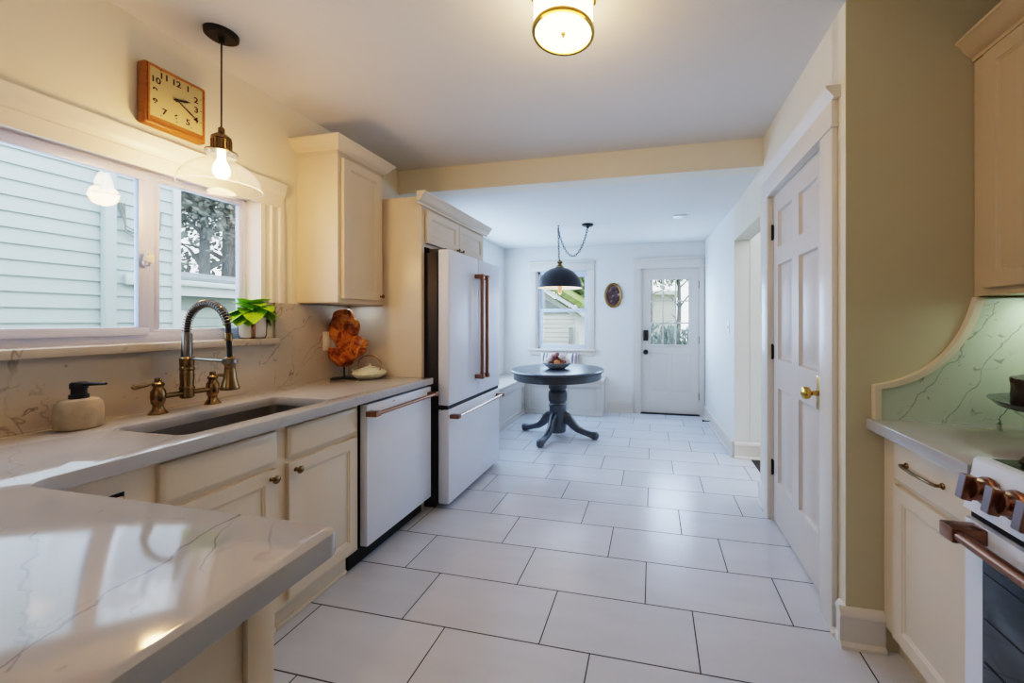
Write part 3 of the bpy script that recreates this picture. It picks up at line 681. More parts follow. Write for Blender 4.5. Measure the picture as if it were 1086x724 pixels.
# countertop (one L-shaped slab, sink cut out)
def arc(cx, cy, r, a0, a1, n=8):
    return [(cx + r * math.cos(R(a0 + (a1 - a0) * i / n)), cy + r * math.sin(R(a0 + (a1 - a0) * i / n))) for i in range(n + 1)]
EX, PX, PY = -1.452, -0.566, 0.610
SX0, SX1, SY0, SY1 = -1.885, -1.540, 0.985, 1.585
def fill_slab(outer, holes, z0_, z1_, bev=0.004):
    bm = bmesh.new(); edges = []
    for loop in [outer] + holes:
        vs = [bm.verts.new((p[0], p[1], z1_)) for p in loop]
        edges += [bm.edges.new((vs[i], vs[(i + 1) % len(vs)])) for i in range(len(vs))]
    bmesh.ops.triangle_fill(bm, use_beauty=True, use_dissolve=False, edges=edges)
    for fc in bm.faces:
        if fc.normal.z < 0: fc.normal_flip()
    ret = bmesh.ops.extrude_face_region(bm, geom=bm.faces[:])
    bmesh.ops.translate(bm, vec=(0, 0, z0_ - z1_), verts=[v for v in ret['geom'] if isinstance(v, bmesh.types.BMVert)])
    bmesh.ops.recalc_face_normals(bm, faces=bm.faces)
    es = [e for e in bm.edges if len(e.link_faces) == 2 and e.calc_face_angle() > R(60) and abs(e.verts[0].co.z - e.verts[1].co.z) < 1e-6]
    bmesh.ops.bevel(bm, geom=es, offset=bev, segments=2, profile=0.5, affect='EDGES')
    b = MB(); b.merge(bm); return b
rr = 0.045
outer = [(WL + 0.002, -0.12), (PX, -0.12)] + arc(PX - 0.03, PY - 0.03, 0.03, 0, 90, 6) + arc(EX + rr, PY + rr, rr, -90, -180, 8) + [(EX, 2.333), (WL + 0.002, 2.333)]
c = 0.03
hole = arc(SX1 - c, SY0 + c, c, -90, 0, 4) + arc(SX1 - c, SY1 - c, c, 0, 90, 4) + arc(SX0 + c, SY1 - c, c, 90, 180, 4) + arc(SX0 + c, SY0 + c, c, 180, 270, 4)
ct = fill_slab(outer, [hole], CT0, CT1, 0.004).build('kitchen_countertop', M['quartz'], smooth=30)
tag(ct, 'L-shaped white quartz countertop with grey veins running from the peninsula to the refrigerator', 'countertop')
# sink
sk = MB(); bm = sk.bm
def loop(ins, z): return [bm.verts.new((p[0], p[1], z)) for p in
    arc(SX1 + .006 - ins - c, SY0 - .006 + ins + c, c, -90, 0, 4) + arc(SX1 + .006 - ins - c, SY1 + .006 - ins - c, c, 0, 90, 4) + arc(SX0 - .006 + ins + c, SY1 + .006 - ins - c, c, 90, 180, 4) + arc(SX0 - .006 + ins + c, SY0 - .006 + ins + c, c, 180, 270, 4)]
ls = [loop(-0.02, CT0 - 0.001), loop(0.0, CT0 - 0.001), loop(0.004, 0.76), loop(0.012, 0.70), loop(0.03, 0.685)]
for a, b_ in zip(ls, ls[1:]):
    for i in range(len(a)): bm.faces.new((a[i], b_[i], b_[(i + 1) % len(a)], a[(i + 1) % len(a)]))
bm.faces.new(ls[-1])
bmesh.ops.recalc_face_normals(bm, faces=bm.faces); bmesh.ops.reverse_faces(bm, faces=bm.faces)
sink = thing('kitchen_sink', 'dark stainless undermount sink set into the counter below the window', 'sink', (0, 0, 0))
sk.build('bowl', M['sink'], sink)
MB().lathe([(0.045, 0), (0.045, 0.004), (0.03, 0.005), (0.028, 0.001), (0, 0.001)], -1.72, 1.28, 0.6855, 24).build('drain', M['spring'], sink)

# backsplash left
bs = MB()
bs.prism([(-0.6, CT1), (2.333, CT1), (2.333, 1.403), (1.797, 1.403), (1.797, 1.1675), (-0.6, 1.1675)], WL, WL + 0.018, 'x')
tag(bs.build('stone_backsplash', M['quartz_wall'], smooth=0), 'warm veined quartz backsplash behind the sink and under the left wall cabinet', 'backsplash')

# faucet
fc = thing('kitchen_faucet', 'antique brass bridge faucet with spring spout behind the sink', 'faucet', (-2.0, 1.29, CT1))
FB = [(0.030, 0), (0.030, 0.004), (0.024, 0.012), (0.018, 0.022), (0.016, 0.036), (0.021, 0.046), (0.024, 0.070), (0.023, 0.094), (0.017, 0.104), (0.015, 0.112), (0.019, 0.118), (0.019, 0.126), (0.010, 0.134), (0.012, 0.140), (0.010, 0.148), (0, 0.150)]
for s in (-1, 1):
    vb = MB().lathe(FB, 0, s * 0.10, 0, 24); vb.build('valve_body', M['brass'], fc)
    MB().tube([(0, s * 0.10, 0.128), (0, s * 0.125, 0.128), (0, s * 0.150, 0.124), (0, s * 0.175, 0.122), (0, s * 0.183, 0.122)], [0.006, 0.007, 0.009, 0.011, 0.004], 12).build('lever_handle', M['brass'], fc)
MB().tube([(0, -0.10, 0.070), (0, 0.10, 0.070)], 0.011, 16).build('bridge', M['brass'], fc)
MB().lathe([(0.018, 0.046), (0.024, 0.052), (0.024, 0.085), (0.027, 0.088), (0.025, 0.094), (0.022, 0.10), (0.024, 0.15), (0.022, 0.165), (0.025, 0.170), (0.025, 0.18), (0.022, 0.185), (0.024, 0.19), (0.025, 0.222), (0.021, 0.226)], n=24).build('column', M['brass'], fc)
MB().lathe([(0.0185, 0.222), (0.0185, 0.325), (0.016, 0.330)], n=24).build('neck', M['spring'], fc)
# spring arc in the plane y=0 (towards +x over the sink)
cxa, cza, ra = 0.115, 0.345, 0.115
path = [(0.0, 0, 0.325)] + [(cxa - ra * math.cos(R(a)), 0, cza + ra * math.sin(R(a))) for a in range(0, 171, 5)]
hose = path + [(0.232, 0, 0.30), (0.236, 0, 0.26), (0.238, 0, 0.22)]
MB().tube(hose, 0.0095, 12).build('hose', M['black'], fc)
coil = []
P = [Vector(p) for p in path]
seg = [0]
for a, b_ in zip(P, P[1:]): seg.append(seg[-1] + (b_ - a).length)
turns = 30; ns = turns * 12
for i in range(ns + 1):
    d_ = seg[-1] * i / ns
    k = max(j for j in range(len(seg)) if seg[j] <= d_ + 1e-9); k = min(k, len(P) - 2)
    q = (d_ - seg[k]) / (seg[k + 1] - seg[k]); p = P[k].lerp(P[k + 1], q)
    tdir = (P[k + 1] - P[k]).normalized(); nrm = Vector((0, 1, 0)); bi = tdir.cross(nrm)
    a = 2 * PI * i / 12
    coil.append(p + (nrm * math.cos(a) + bi * math.sin(a)) * 0.0150)
MB().tube(coil, 0.0027, 6).build('spring_coil', M['spring'], fc)
MB().lathe([(0.013, 0.0), (0.014, 0.03), (0.012, 0.034)], 0.230, 0, 0.30, 16).build('collar', M['brass'], fc)
MB().lathe([(0.031, 0.092), (0.033, 0.098), (0.030, 0.108), (0.022, 0.140), (0.019, 0.175), (0.018, 0.195), (0.021, 0.200), (0.021, 0.225), (0.012, 0.232)], 0.238, 0, 0, 20).build('spray_head', M['brass'], fc)
MB().tube([(0.02, 0, 0.218), (0.225, 0, 0.212)], 0.005, 10).lathe([(0.026, 0.203), (0.026, 0.222)], 0.238, 0, 0, 20).build('support_arm', M['spring'], fc)

# soap dispenser
sd = thing('soap_dispenser', 'round stone soap bottle with black pump left of the faucet', 'soap dispenser', (-2.008, 0.971, CT1))
MB().lathe([(0.046, 0), (0.054, 0.005), (0.058, 0.02), (0.058, 0.07), (0.055, 0.090), (0.046, 0.103), (0.030, 0.108), (0.0, 0.108)], n=36).build('bottle', M['stone_soap'], sd)
pm = MB().lathe([(0.024, 0.106), (0.024, 0.122), (0.019, 0.124), (0.019, 0.142), (0.022, 0.144), (0.022, 0.160), (0.018, 0.166), (0, 0.166)], n=24)
pm.tube([(0.0, 0.0, 0.158), (0.095, 0.020, 0.160)], [0.008, 0.0045], 10)
pm.build('pump', M['black'], sd)

# potted plant on the sill
pp = thing('potted_plant', 'lime green pothos in a white pot with copper straps on the window sill', 'plant', (-2.158, 1.695, 1.20))
MB().lathe([(0.042, 0.004), (0.052, 0.010), (0.058, 0.03), (0.060, 0.118), (0.056, 0.118), (0.055, 0.10), (0, 0.098)], n=32).build('pot', M['pot'], pp)
MB().lathe([(0.0545, 0.099), (0, 0.104)], n=24, cap=False).build('soil', M['soil'], pp)
def strap(a, w_=0.009):
    pts = [(0.0635, 0.104), (0.0625, 0.02), (0.055, 0.004), (0, 0.001)]
    pts = pts + [(-x, z) for x, z in pts[::-1][1:]]
    b = bmesh.new(); prev = None
    for x, z in pts:
        v = [b.verts.new(p) for p in ((x, -w_, z), (x, w_, z))]
        if prev: b.faces.new((prev[0], prev[1], v[1], v[0]))
        prev = v
    mb = MB(); mb.merge(b, Matrix.Rotation(a, 4, 'Z'))
    for s in (1, -1):
        mb.tube([(s * 0.060, 0, 0.100), (s * 0.074, 0, 0.100)], 0.005, 8, mi=1, mtx=Matrix.Rotation(a, 4, 'Z'))
    o = mb.build('copper_strap', [M['copper'], M['black']], pp)
    so = o.modifiers.new('thick', 'SOLIDIFY'); so.thickness = 0.003; so.offset = 1
strap(R(-35)); strap(R(55))
lf = MB()
def leaf(base, az, length, width, pitch, droop):
    b = bmesh.new(); n = 8; rows = []
    for i in range(n + 1):
        t_ = i / n
        wd = width * (math.sin(PI * min(1, t_ ** 0.66)) ** 0.62 if 0 < t_ < 1 else 0.0)
        x = length * t_; z = -droop * t_ * t_ * length
        rows.append([b.verts.new((x, -wd, z + wd * 0.22)), b.verts.new((x, 0, z)), b.verts.new((x, wd, z + wd * 0.22))])
    for a, c2 in zip(rows, rows[1:]):
        for k in range(2): b.faces.new((a[k], a[k + 1], c2[k + 1], c2[k]))
    bmesh.ops.remove_doubles(b, verts=b.verts, dist=1e-5)
    mx = Matrix.Translation(base) @ Matrix.Rotation(az, 4, 'Z') @ Matrix.Rotation(-pitch, 4, 'Y')
    lf.merge(b, mx)
for (az, ln, wd, pt, dr, bz) in ((-95, 0.125, 0.050, 0.05, 0.75, 0.150), (-70, 0.105, 0.055, 0.75, 0.55, 0.165), (-35, 0.095, 0.052, 0.25, 1.1, 0.160), (0, 0.095, 0.052, 0.55, 0.9, 0.170), (40, 0.090, 0.050, 0.35, 1.0, 0.160),
                                 (85, 0.105, 0.046, 0.10, 0.9, 0.150), (110, 0.09, 0.040, 0.6, 0.9, 0.160), (-120, 0.10, 0.045, 0.35, 0.8, 0.150), (20, 0.085, 0.050, 1.05, 0.7, 0.175), (-50, 0.085, 0.05, -0.25, 0.6, 0.140), (65, 0.085, 0.042, -0.2, 0.7, 0.140), (180, 0.05, 0.03, 0.9, 0.7, 0.16), (-85, 0.085, 0.042, 1.0, 0.35, 0.165), (-20, 0.08, 0.044, 0.65, 0.8, 0.18), (-75, 0.115, 0.046, -0.35, 0.4, 0.15)):
    a = R(az)
    wd *= 1.3; lf.tube([(0, 0, 0.098), (0.012 * math.cos(a), 0.012 * math.sin(a), bz)], 0.0018, 6)
    leaf((0.012 * math.cos(a), 0.012 * math.sin(a), bz), a, ln, wd, pt, dr)
lf.build('foliage', M['leaf'], pp, smooth=60)

# wall outlet
ou = thing('wall_outlet', 'beige double outlet plate on the backsplash behind the wooden sculpture', 'outlet', (WL + 0.018, 2.175, 1.165), LEFT)
MB().box(-0.058, 0.058, -0.006, 0.0, -0.062, 0.062, 0.003).build('cover_plate', M['trim'], ou)
for s in (-1, 1):
    MB().box(s * 0.024 - 0.016, s * 0.024 + 0.016, -0.008, -0.005, -0.034, 0.034, 0.002).build('socket', M['white'], ou)

# burl sculpture
sc = thing('wooden_sculpture', 'orange burl wood sculpture of two stacked slabs on a thin black stand', 'sculpture', (-2.012, 2.178, CT1))
def slab(pts, name, yoff, seed, th=0.028):
    b = bmesh.new(); n = 40
    cx = sum(p[0] for p in pts) / len(pts); cz = sum(p[1] for p in pts) / len(pts)
    ang_ = sorted(((math.atan2(p[1] - cz, p[0] - cx)) % (2 * PI), math.hypot(p[0] - cx, p[1] - cz)) for p in pts)
    def rad(a):
        a %= 2 * PI
        for (a0, r0), (a1, r1) in zip(ang_, ang_[1:] + [(ang_[0][0] + 2 * PI, ang_[0][1])]):
            aa = a if a >= ang_[0][0] else a + 2 * PI
            if a0 <= aa <= a1:
                q = (aa - a0) / (a1 - a0); q = q * q * (3 - 2 * q); return r0 + (r1 - r0) * q
        return ang_[0][1]
    rows = []
    for k, (s, y) in enumerate(((0.25, -1), (0.6, -0.97), (0.88, -0.8), (1.0, -0.35), (1.01, 0.2), (0.9, 0.75), (0.5, 1.0))):
        ring = []
        for i in range(n):
            a = 2 * PI * i / n
            r = rad(a) * s * (1 + 0.05 * noise.noise(Vector((math.cos(a) * 2.3 + seed, math.sin(a) * 2.3, y))))
            x, z = cx + r * math.cos(a), cz + r * math.sin(a)
            yy = yoff + y * th + 0.012 * noise.noise(Vector((x * 22, z * 22, seed + y)))
            ring.append(b.verts.new((x, yy, z)))
        rows.append(ring)
    for a, c2 in zip(rows, rows[1:]):
        for i in range(n): b.faces.new((a[i], c2[i], c2[(i + 1) % n], a[(i + 1) % n]))
    b.faces.new(rows[0][::-1]); b.faces.new(rows[-1])
    bmesh.ops.recalc_face_normals(b, faces=b.faces)
    m_ = MB(); m_.merge(b); return m_.build(name, M['burl'], sc, smooth=60)
slab([(-0.105, 0.285), (-0.085, 0.40), (-0.065, 0.448), (0.0, 0.464), (0.05, 0.455), (0.075, 0.41), (0.115, 0.36), (0.105, 0.31), (0.06, 0.265), (-0.01, 0.20), (-0.045, 0.195), (-0.07, 0.24)], 'upper_slab', 0.0, 3)
slab([(-0.11, 0.205), (-0.10, 0.14), (-0.045, 0.09), (0.0, 0.080), (0.05, 0.09), (0.10, 0.135), (0.165, 0.19), (0.19, 0.25), (0.155, 0.275), (0.10, 0.285), (0.03, 0.215), (-0.03, 0.205)], 'lower_slab', -0.012, 9, 0.026)
MB().tube([(0, 0, 0.006), (0, 0, 0.11)], 0.004, 8).tube([(0, 0.024, 0.09), (0, 0.024, 0.30)], 0.004, 8).tube([(0, 0, 0.10), (0, 0.024, 0.11)], 0.004, 8).build('rod', M['black'], sc)
MB().box(-0.075, 0.075, -0.055, 0.055, 0, 0.007, 0.001, mtx=Matrix.Rotation(R(38), 4, 'Z')).build('stand_base', M['black'], sc)

# teapot
tp = thing('teapot', 'small pale dimpled teapot with arched cane handle at the end of the counter', 'teapot', (-1.862, 2.232, CT1))
MB().lathe([(0.055, 0), (0.075, 0.004), (0.098, 0.020), (0.104, 0.034), (0.094, 0.050), (0.066, 0.064), (0.044, 0.069), (0, 0.070)], n=36).tube([(-0.095, -0.01, 0.036), (-0.118, -0.012, 0.040), (-0.130, -0.014, 0.052)], [0.017, 0.012, 0.008], 12).build('body', M['tea'], tp)
MB().lathe([(0.040, 0.067), (0.040, 0.073), (0.022, 0.078), (0.010, 0.080), (0.007, 0.086), (0.010, 0.092), (0.006, 0.098), (0, 0.099)], n=24).build('lid', M['tea'], tp)
MB().tube([(-0.080 , 0, 0.058), (-0.088, 0, 0.085), (-0.080, 0, 0.118), (-0.050, 0, 0.145), (0, 0, 0.155), (0.050, 0, 0.145), (0.080, 0, 0.118), (0.088, 0, 0.085), (0.080, 0, 0.058)], 0.0055, 10).build('handle', M['cane'], tp)

# dishwasher
dwt = thing('dishwasher', 'white dishwasher with copper bar handle between the cabinets and the refrigerator', 'dishwasher', (-1.465, 1.738, 0), LEFT)
MB().box(0.004, 0.588, 0.045, 0.60, 0.10, 0.866).build('body', M['black'], dwt, smooth=0)
dd = MB().box(0.0, 0.592, 0.0, 0.045, 0.112, 0.858, 0.004); dd.build('door', M['appl'], dwt)
MB().box(-0.045, 0.592, 0.075, 0.20, 0.004, 0.106, 0.002).build('toe_kick', M['black'], dwt)
def bar_handle(parent, x0_, x1_, z, off, r=0.0105, m_='copper', vert=False, mbar=None, blk=0.030):
    """bar on two square posts; local front is -y; vertical if vert"""
    b = MB(); cl = []
    if vert:
        for a in (x0_, x1_ - blk):
            c_ = MB(); c_.box(-blk / 2, blk / 2, -off - blk / 2, 0, a, a + blk, 0.002); cl.append(c_)
        b.tube([(0, -off, x0_ + blk * 0.6), (0, -off, x1_ - blk * 0.6)], r, 16)
        mt = Matrix.Translation((z, 0, 0))
    else:
        for a in (x0_, x1_ - blk * 1.3):
            c_ = MB(); c_.box(a, a + blk * 1.3, -off - r * 1.15, 0, z - r * 1.3, z + r * 1.3, 0.002); cl.append(c_)
        b.tube([(x0_ - 0.004 + blk, -off, z), (x1_ + 0.004 - blk, -off, z)], r, 16)
        mt = None
    if mt:
        [bmesh.ops.transform(q.bm, matrix=mt, verts=q.bm.verts) for q in [b] + cl]
    h = b.build('handle', mbar or M[m_], parent)
    for c_ in cl: c_.build('handle_post', M[m_], h)
    return h
bar_handle(dwt, -0.012, 0.585, 0.812, 0.052)
MB().box(0.20, 0.225, -0.0012, 0.0, 0.835, 0.839).build('badge', M['spring'], dwt)

# refrigerator
FXF = -1.365
rf = thing('refrigerator', 'white french door refrigerator with copper handles', 'refrigerator', (FXF, 2.385, 0), LEFT)
RW = 0.885
MB().box(0.004, RW - 0.004, 0.092, 0.74, 0.03, 1.775, 0.004).box(0.02, RW - 0.02, 0.12, 0.70, 0.0, 0.03).build('body', M['appl_dark'], rf)
half = RW * 0.512
for nm, a, c2 in (('door', 0.0, half - 0.002), ('door', half + 0.002, RW)):
    MB().box(a, c2, 0.0, 0.082, 0.715, 1.792, 0.008, 3).build(nm, M['appl'], rf)
MB().box(0.0, RW, 0.0, 0.082, 0.040, 0.688, 0.008, 3).build('freezer_drawer', M['appl'], rf)
MB().box(0.004, RW - 0.004, 0.012, 0.09, 0.688, 0.715).build('gasket', M['black'], rf, smooth=0)
MB().box(-0.004, 0.03, 0.03, 0.10, 0.690, 0.712, 0.003).lathe([(0.012, 0.684), (0.012, 0.716)], 0.012, 0.052, 0, 12).build('hinge', M['black'], rf)
MB().box(0.01, 0.09, 0.03, 0.16, 1.775, 1.80, 0.004).build('top_hinge', M['appl_dark'], rf)
bar_handle(rf, 0.845, 1.665, half - 0.045, 0.055, vert=True, r=0.0145, blk=0.034)
bar_handle(rf, 0.845, 1.665, half + 0.045, 0.055, vert=True, r=0.0145, blk=0.034)
bar_handle(rf, 0.010, RW - 0.045, 0.640, 0.055, mbar=M['steelpull'])
MB().box(0.30, 0.62, 0.10, 0.11, 0.012, 0.034).build('base_grille', M['black'], rf)

# over-fridge cabinet with tall side panels
CROWN = [(0, 0), (-0.008, 0), (-0.008, 0.014), (-0.020, 0.022), (-0.036, 0.038), (-0.050, 0.062), (-0.062, 0.072), (-0.062, 0.082), (0, 0.082)]
oc = thing('refrigerator_cabinet', 'cream cabinet with two small doors and tall side panel around the refrigerator', 'cabinet', (-1.545, 2.338, 0), LEFT)
OW = 0.975
MB().box(0, 0.036, 0, 0.593, 0, 2.150, 0.002).build('side_panel', M['cab'], oc)
MB().box(OW - 0.036, OW, 0, 0.593, 0, 2.150, 0.002).build('side_panel', M['cab'], oc)
MB().box(0.036, OW - 0.036, 0.002, 0.593, 1.812, 2.150).build('carcass', M['cab'], oc, smooth=0)
dwid = (OW - 0.09) / 2
for k in range(2):
    d = front('cabinet_door', dwid, 0.232, oc, 0.043 + k * (dwid + 0.006), 1.838)
    knob(d, dwid - 0.03 if k == 0 else 0.03, 0.022, s=0.8)
MB().prism([(p[0] - 0.002, 2.088 + p[1]) for p in CROWN], -0.055, OW + 0.06, 'x').build('crown_moulding', M['cab'], oc)

# wall cabinet left
uc = thing('wall_cabinet', 'cream single door wall cabinet with crown right of the sink window', 'cabinet', (-1.845, 1.948, 0), LEFT)
UW = 0.386
MB().box(0, UW, 0, 0.294, 1.412, 2.318).box(0.004, UW - 0.004, 0.01, 0.29, 1.408, 1.413).build('carcass', M['cab'], uc, smooth=0)
d = front('cabinet_door', 0.336, 0.850, uc, 0.025, 1.436); knob(d, 0.316, 0.030, s=0.8)
def crown_wrap(b, w, dpt, z, left=True, right=True):
    """crown around front and both returns, mitred corners; local front -y"""
    bm = b.bm; rows = []
    for (o, h) in [(p[0], p[1]) for p in CROWN[1:-1]]:
        e = -o
        pts = ([(-e if left else 0, dpt)] if left else []) + [(-e if left else 0, -e), (w + (e if right else 0), -e)] + ([(w + e, dpt)] if right else [])
        rows.append([bm.verts.new((x, y, z + h)) for x, y in pts])
    for a, c2 in zip(rows, rows[1:]):
        for i in range(len(a) - 1): bm.faces.new((a[i], a[i + 1], c2[i + 1], c2[i]))
    bm.faces.new(rows[-1] if len(rows[-1]) > 2 else rows[-1]) if len(rows[-1]) > 2 else None
    return b
crown_wrap(MB(), UW, 0.294, 2.312).build('crown_moulding', M['cab'], uc, smooth=25)

# clock
ck = thing('wall_clock', 'rectangular wooden wall clock with cream face above the sink window', 'clock', (WL, 1.313, 2.273), LEFT)
cs = MB()
cs.box(-0.114, 0.114, -0.048, 0, -0.132, 0.132, 0.010, 3)
cs.rings(-0.114, -0.132, 0.114, 0.132, [(0.010, -0.048), (0.010, -0.0525), (0.016, -0.0525), (0.019, -0.045)], fill=False)
cs.build('case', M['oak'], ck)
fz0 = -0.094
nb = MB().box(-0.100, 0.099, -0.0495, -0.044, fz0, 0.117, 0.0015)
NUMS = {'12': (-.001, .073), '1': (.044, .074), '2': (.077, .040), '3': (.078, -.004), '4': (.077, -.051), '5': (.044, -.078), '6': (-.001, -.078), '7': (-.045, -.077), '8': (-.078, -.048), '9': (-.078, -.001), '10': (-.076, .046), '11': (-.046, .075)}
HUBX, HUBZ = -0.004, 0.016
dg = None
for s_, (nx_, nz_) in NUMS.items():
    cu = bpy.data.curves.new('numeral', 'FONT'); cu.body = s_; cu.size = 0.036; cu.align_x = 'CENTER'; cu.align_y = 'CENTER'; cu.offset = 0.0010
    to = bpy.data.objects.new('numeral', cu); COL.objects.link(to)
    bpy.context.view_layer.update()
    me = bpy.data.meshes.new_from_object(to.evaluated_get(bpy.context.evaluated_depsgraph_get()))
    me.transform(Matrix.Translation((HUBX + nx_ * 0.97, -0.0502, HUBZ + nz_)) @ Matrix.Rotation(PI / 2, 4, 'X'))
    one = MB(); one.bm.from_mesh(me); one.build('numeral', M['ink'], ck, smooth=0)
    bpy.data.meshes.remove(me); bpy.data.objects.remove(to); bpy.data.curves.remove(cu)
for k in range(12):
    a = R(30 * k); sx, cz = math.sin(a), math.cos(a); q = min(0.094 / max(1e-6, abs(sx)), 0.097 / max(1e-6, abs(cz)))
    nb.box(HUBX + sx * q - 0.002, HUBX + sx * q + 0.002, -0.0502, -0.0497, HUBZ + cz * q - 0.002, HUBZ + cz * q + 0.002, mi=1)
nb.build('face', [M['clockface'], M['ink']], ck)
def hand(name, dx, dz, w_):
    l = math.hypot(dx, dz); ux, uz = dx / l, dz / l; px, pz = -uz, ux
    pts = [(-0.012 * ux - px * w_ * .5, -0.012 * uz - pz * w_ * .5), (-0.012 * ux + px * w_ * .5, -0.012 * uz + pz * w_ * .5), (dx * .62 + px * w_, dz * .62 + pz * w_), (dx, dz), (dx * .62 - px * w_, dz * .62 - pz * w_)]
    MB().prism([(HUBX + p[0], HUBZ + p[1]) for p in pts], -0.0545, -0.053, 'y').build(name, M['ink'], ck, smooth=0)
hand('hour_hand', 0.053, 0.017, 0.0055); hand('minute_hand', 0.081, -0.053, 0.0025)
MB().lathe([(0.006, 0), (0.006, 0.008), (0, 0.009)], n=16, mtx=Matrix.Translation((HUBX, -0.048, HUBZ)) @ Matrix.Rotation(PI / 2, 4, 'X')).build('hub', M['ink'], ck)

# pendant over the sink
pl = thing('pendant_lamp', 'clear glass pendant lamp with brass socket hanging over the sink', 'lamp', (-1.885, 1.345, CEIL))
MB().lathe([(0.052, -0.024), (0.060, -0.018), (0.062, 0.0)], n=32).lathe([(0.010, -0.045), (0.012, -0.024)], n=16).build('canopy', M['iron'], pl)
MB().tube([(0, 0, -0.04), (0, 0, -0.432)], 0.0032, 8).build('cord', M['black'], pl)
so_ = MB().lathe([(0.057, -0.536), (0.057, -0.530), (0.044, -0.526), (0.034, -0.524), (0.034, -0.478), (0.037, -0.476), (0.035, -0.466), (0.020, -0.452), (0.012, -0.446), (0.012, -0.428), (0.008, -0.422)], n=28)
for k in range(16):
    a = 2 * PI * k / 16; so_.tube([(0.0345 * math.cos(a), 0.0345 * math.sin(a), -0.520), (0.0345 * math.cos(a), 0.0345 * math.sin(a), -0.481)], 0.003, 6)
so_.build('socket', M['brass'], pl)
gl = MB().lathe([(0.145, -0.692), (0.146, -0.686), (0.143, -0.668), (0.132, -0.640), (0.112, -0.612), (0.086, -0.590), (0.062, -0.577), (0.052, -0.568), (0.050, -0.552), (0.056, -0.538)], n=56, cap=False)
gl.build('glass_shade', M['shade_glass'], pl, smooth=80)
MB().tube([(0.1455 * math.cos(2 * PI * i / 56), 0.1455 * math.sin(2 * PI * i / 56), -0.691) for i in range(56)], 0.0024, 6, closed=True).build('shade_rim', M['rim_glass'], pl)
MB().lathe([(0.0, -0.652), (0.016, -0.648), (0.028, -0.630), (0.030, -0.612), (0.024, -0.588), (0.014, -0.565), (0.013, -0.534)], n=20).build('bulb', M['bulb'], pl)

# flush lamp
fm = thing('ceiling_lamp', 'round flush ceiling lamp with brass ring and lit white drum shade', 'lamp', (-0.338, 1.440, CEIL))
MB().lathe([(0.128, -0.016), (0.134, -0.012), (0.134, 0.0)], n=40).build('ceiling_plate', M['brass_bright'], fm)
MB().lathe([(0.114, -0.170), (0.114, -0.016)], n=40, cap=False).build('drum_shade', M['lampglow'], fm)
MB().lathe([(0.108, -0.172), (0.0, -0.1725)], n=40, cap=False).build('bottom_diffuser', M['lampglow'], fm)
rg = MB().lathe([(0.108, -0.178), (0.120, -0.178), (0.122, -0.170), (0.120, -0.163), (0.116, -0.163), (0.108, -0.171), (0.108, -0.178)], n=40, cap=False)
rg.build('ring', M['brass_bright'], fm)
MB().lathe([(0.0, -0.192), (0.005, -0.190), (0.007, -0.184), (0.005, -0.178), (0.010, -0.175), (0.010, -0.172)], n=16).build('finial', M['brass'], fm)
for k in range(3):
    a = R(k * 120 + 10)
    MB().box(0.112, 0.126, -0.011, 0.011, -0.06, -0.004, 0.002, mtx=Matrix.Rotation(a, 4, 'Z')).build('clip', M['brass_bright'], fm)

# ------------------------------------------------------------------ right side
RCF = 0.893
rc = thing('base_cabinet', 'cream base cabinet with drawer and bronze pull left of the range', 'cabinet', (RCF, YC - 0.002, 0), RIGHT)
RW2 = 0.499
MB().box(0, RW2, 0, 0.60, 0.105, CT0 - 0.001).box(0, RW2, 0.05, 0.60, 0, 0.105).build('carcass', M['cab'], rc, smooth=0)
d = front('drawer', 0.366, 0.148, rc, 0.090, 0.712, kind='drawer')
dp = MB().tube([(0.085, 0, 0.080), (0.085, -0.022, 0.080), (0.100, -0.026, 0.080), (0.17, -0.030, 0.080), (0.240, -0.026, 0.080), (0.255, -0.022, 0.080), (0.255, 0, 0.080)], 0.0052, 10)
dp.lathe([(0.010, 0), (0.010, 0.003), (0.007, 0.006)], n=14, mtx=Matrix.Translation((0.085, 0, 0.08)) @ Matrix.Rotation(PI / 2, 4, 'X'))
dp.lathe([(0.010, 0), (0.010, 0.003), (0.007, 0.006)], n=14, mtx=Matrix.Translation((0.255, 0, 0.08)) @ Matrix.Rotation(PI / 2, 4, 'X'))
dp.build('drawer_pull', M['brass'], d)
front('cabinet_door', 0.366, 0.570, rc, 0.090, 0.125)

rct = MB().prism([(0.830, YC - 0.001), (XR - 0.001, YC - 0.001), (XR - 0.001, 1.228), (0.830, 1.228)], CT0, CT1, 'z', 0.004)
tag(rct.build('short_countertop', M['quartz']), 'short white quartz countertop between the return wall and the range', 'countertop')
# backsplash with curved top on the return wall
def bez(p0, p1, p2, p3, n=20):
    o = []
    for i in range(n + 1):
        t_ = i / n; s_ = 1 - t_
        o.append(tuple(s_ ** 3 * p0[k] + 3 * s_ * s_ * t_ * p1[k] + 3 * s_ * t_ * t_ * p2[k] + t_ ** 3 * p3[k] for k in (0, 1)))
    return o
curve_in = bez((0.872, 1.034), (1.04, 1.062), (1.165, 1.185), (1.207, 1.386))
curve_out = bez((0.850, 1.048), (1.03, 1.082), (1.140, 1.19), (1.183, 1.390))
rb = thing('curved_backsplash', 'quartz backsplash with sweeping curved cream edge on the return wall', 'backsplash', (0, YC, 0))
MB().prism([(0.872, CT1)] + curve_in + [(XR - 0.002, 1.386), (XR - 0.002, CT1)], -0.016, -0.001, 'y').build('stone_panel', M['quartz_green'], rb, smooth=0)
MB().prism([(0.850, CT1)] + curve_out + curve_in[::-1] + [(0.872, CT1)], -0.026, -0.001, 'y').build('curved_edge', M['cab'], rb, smooth=40)

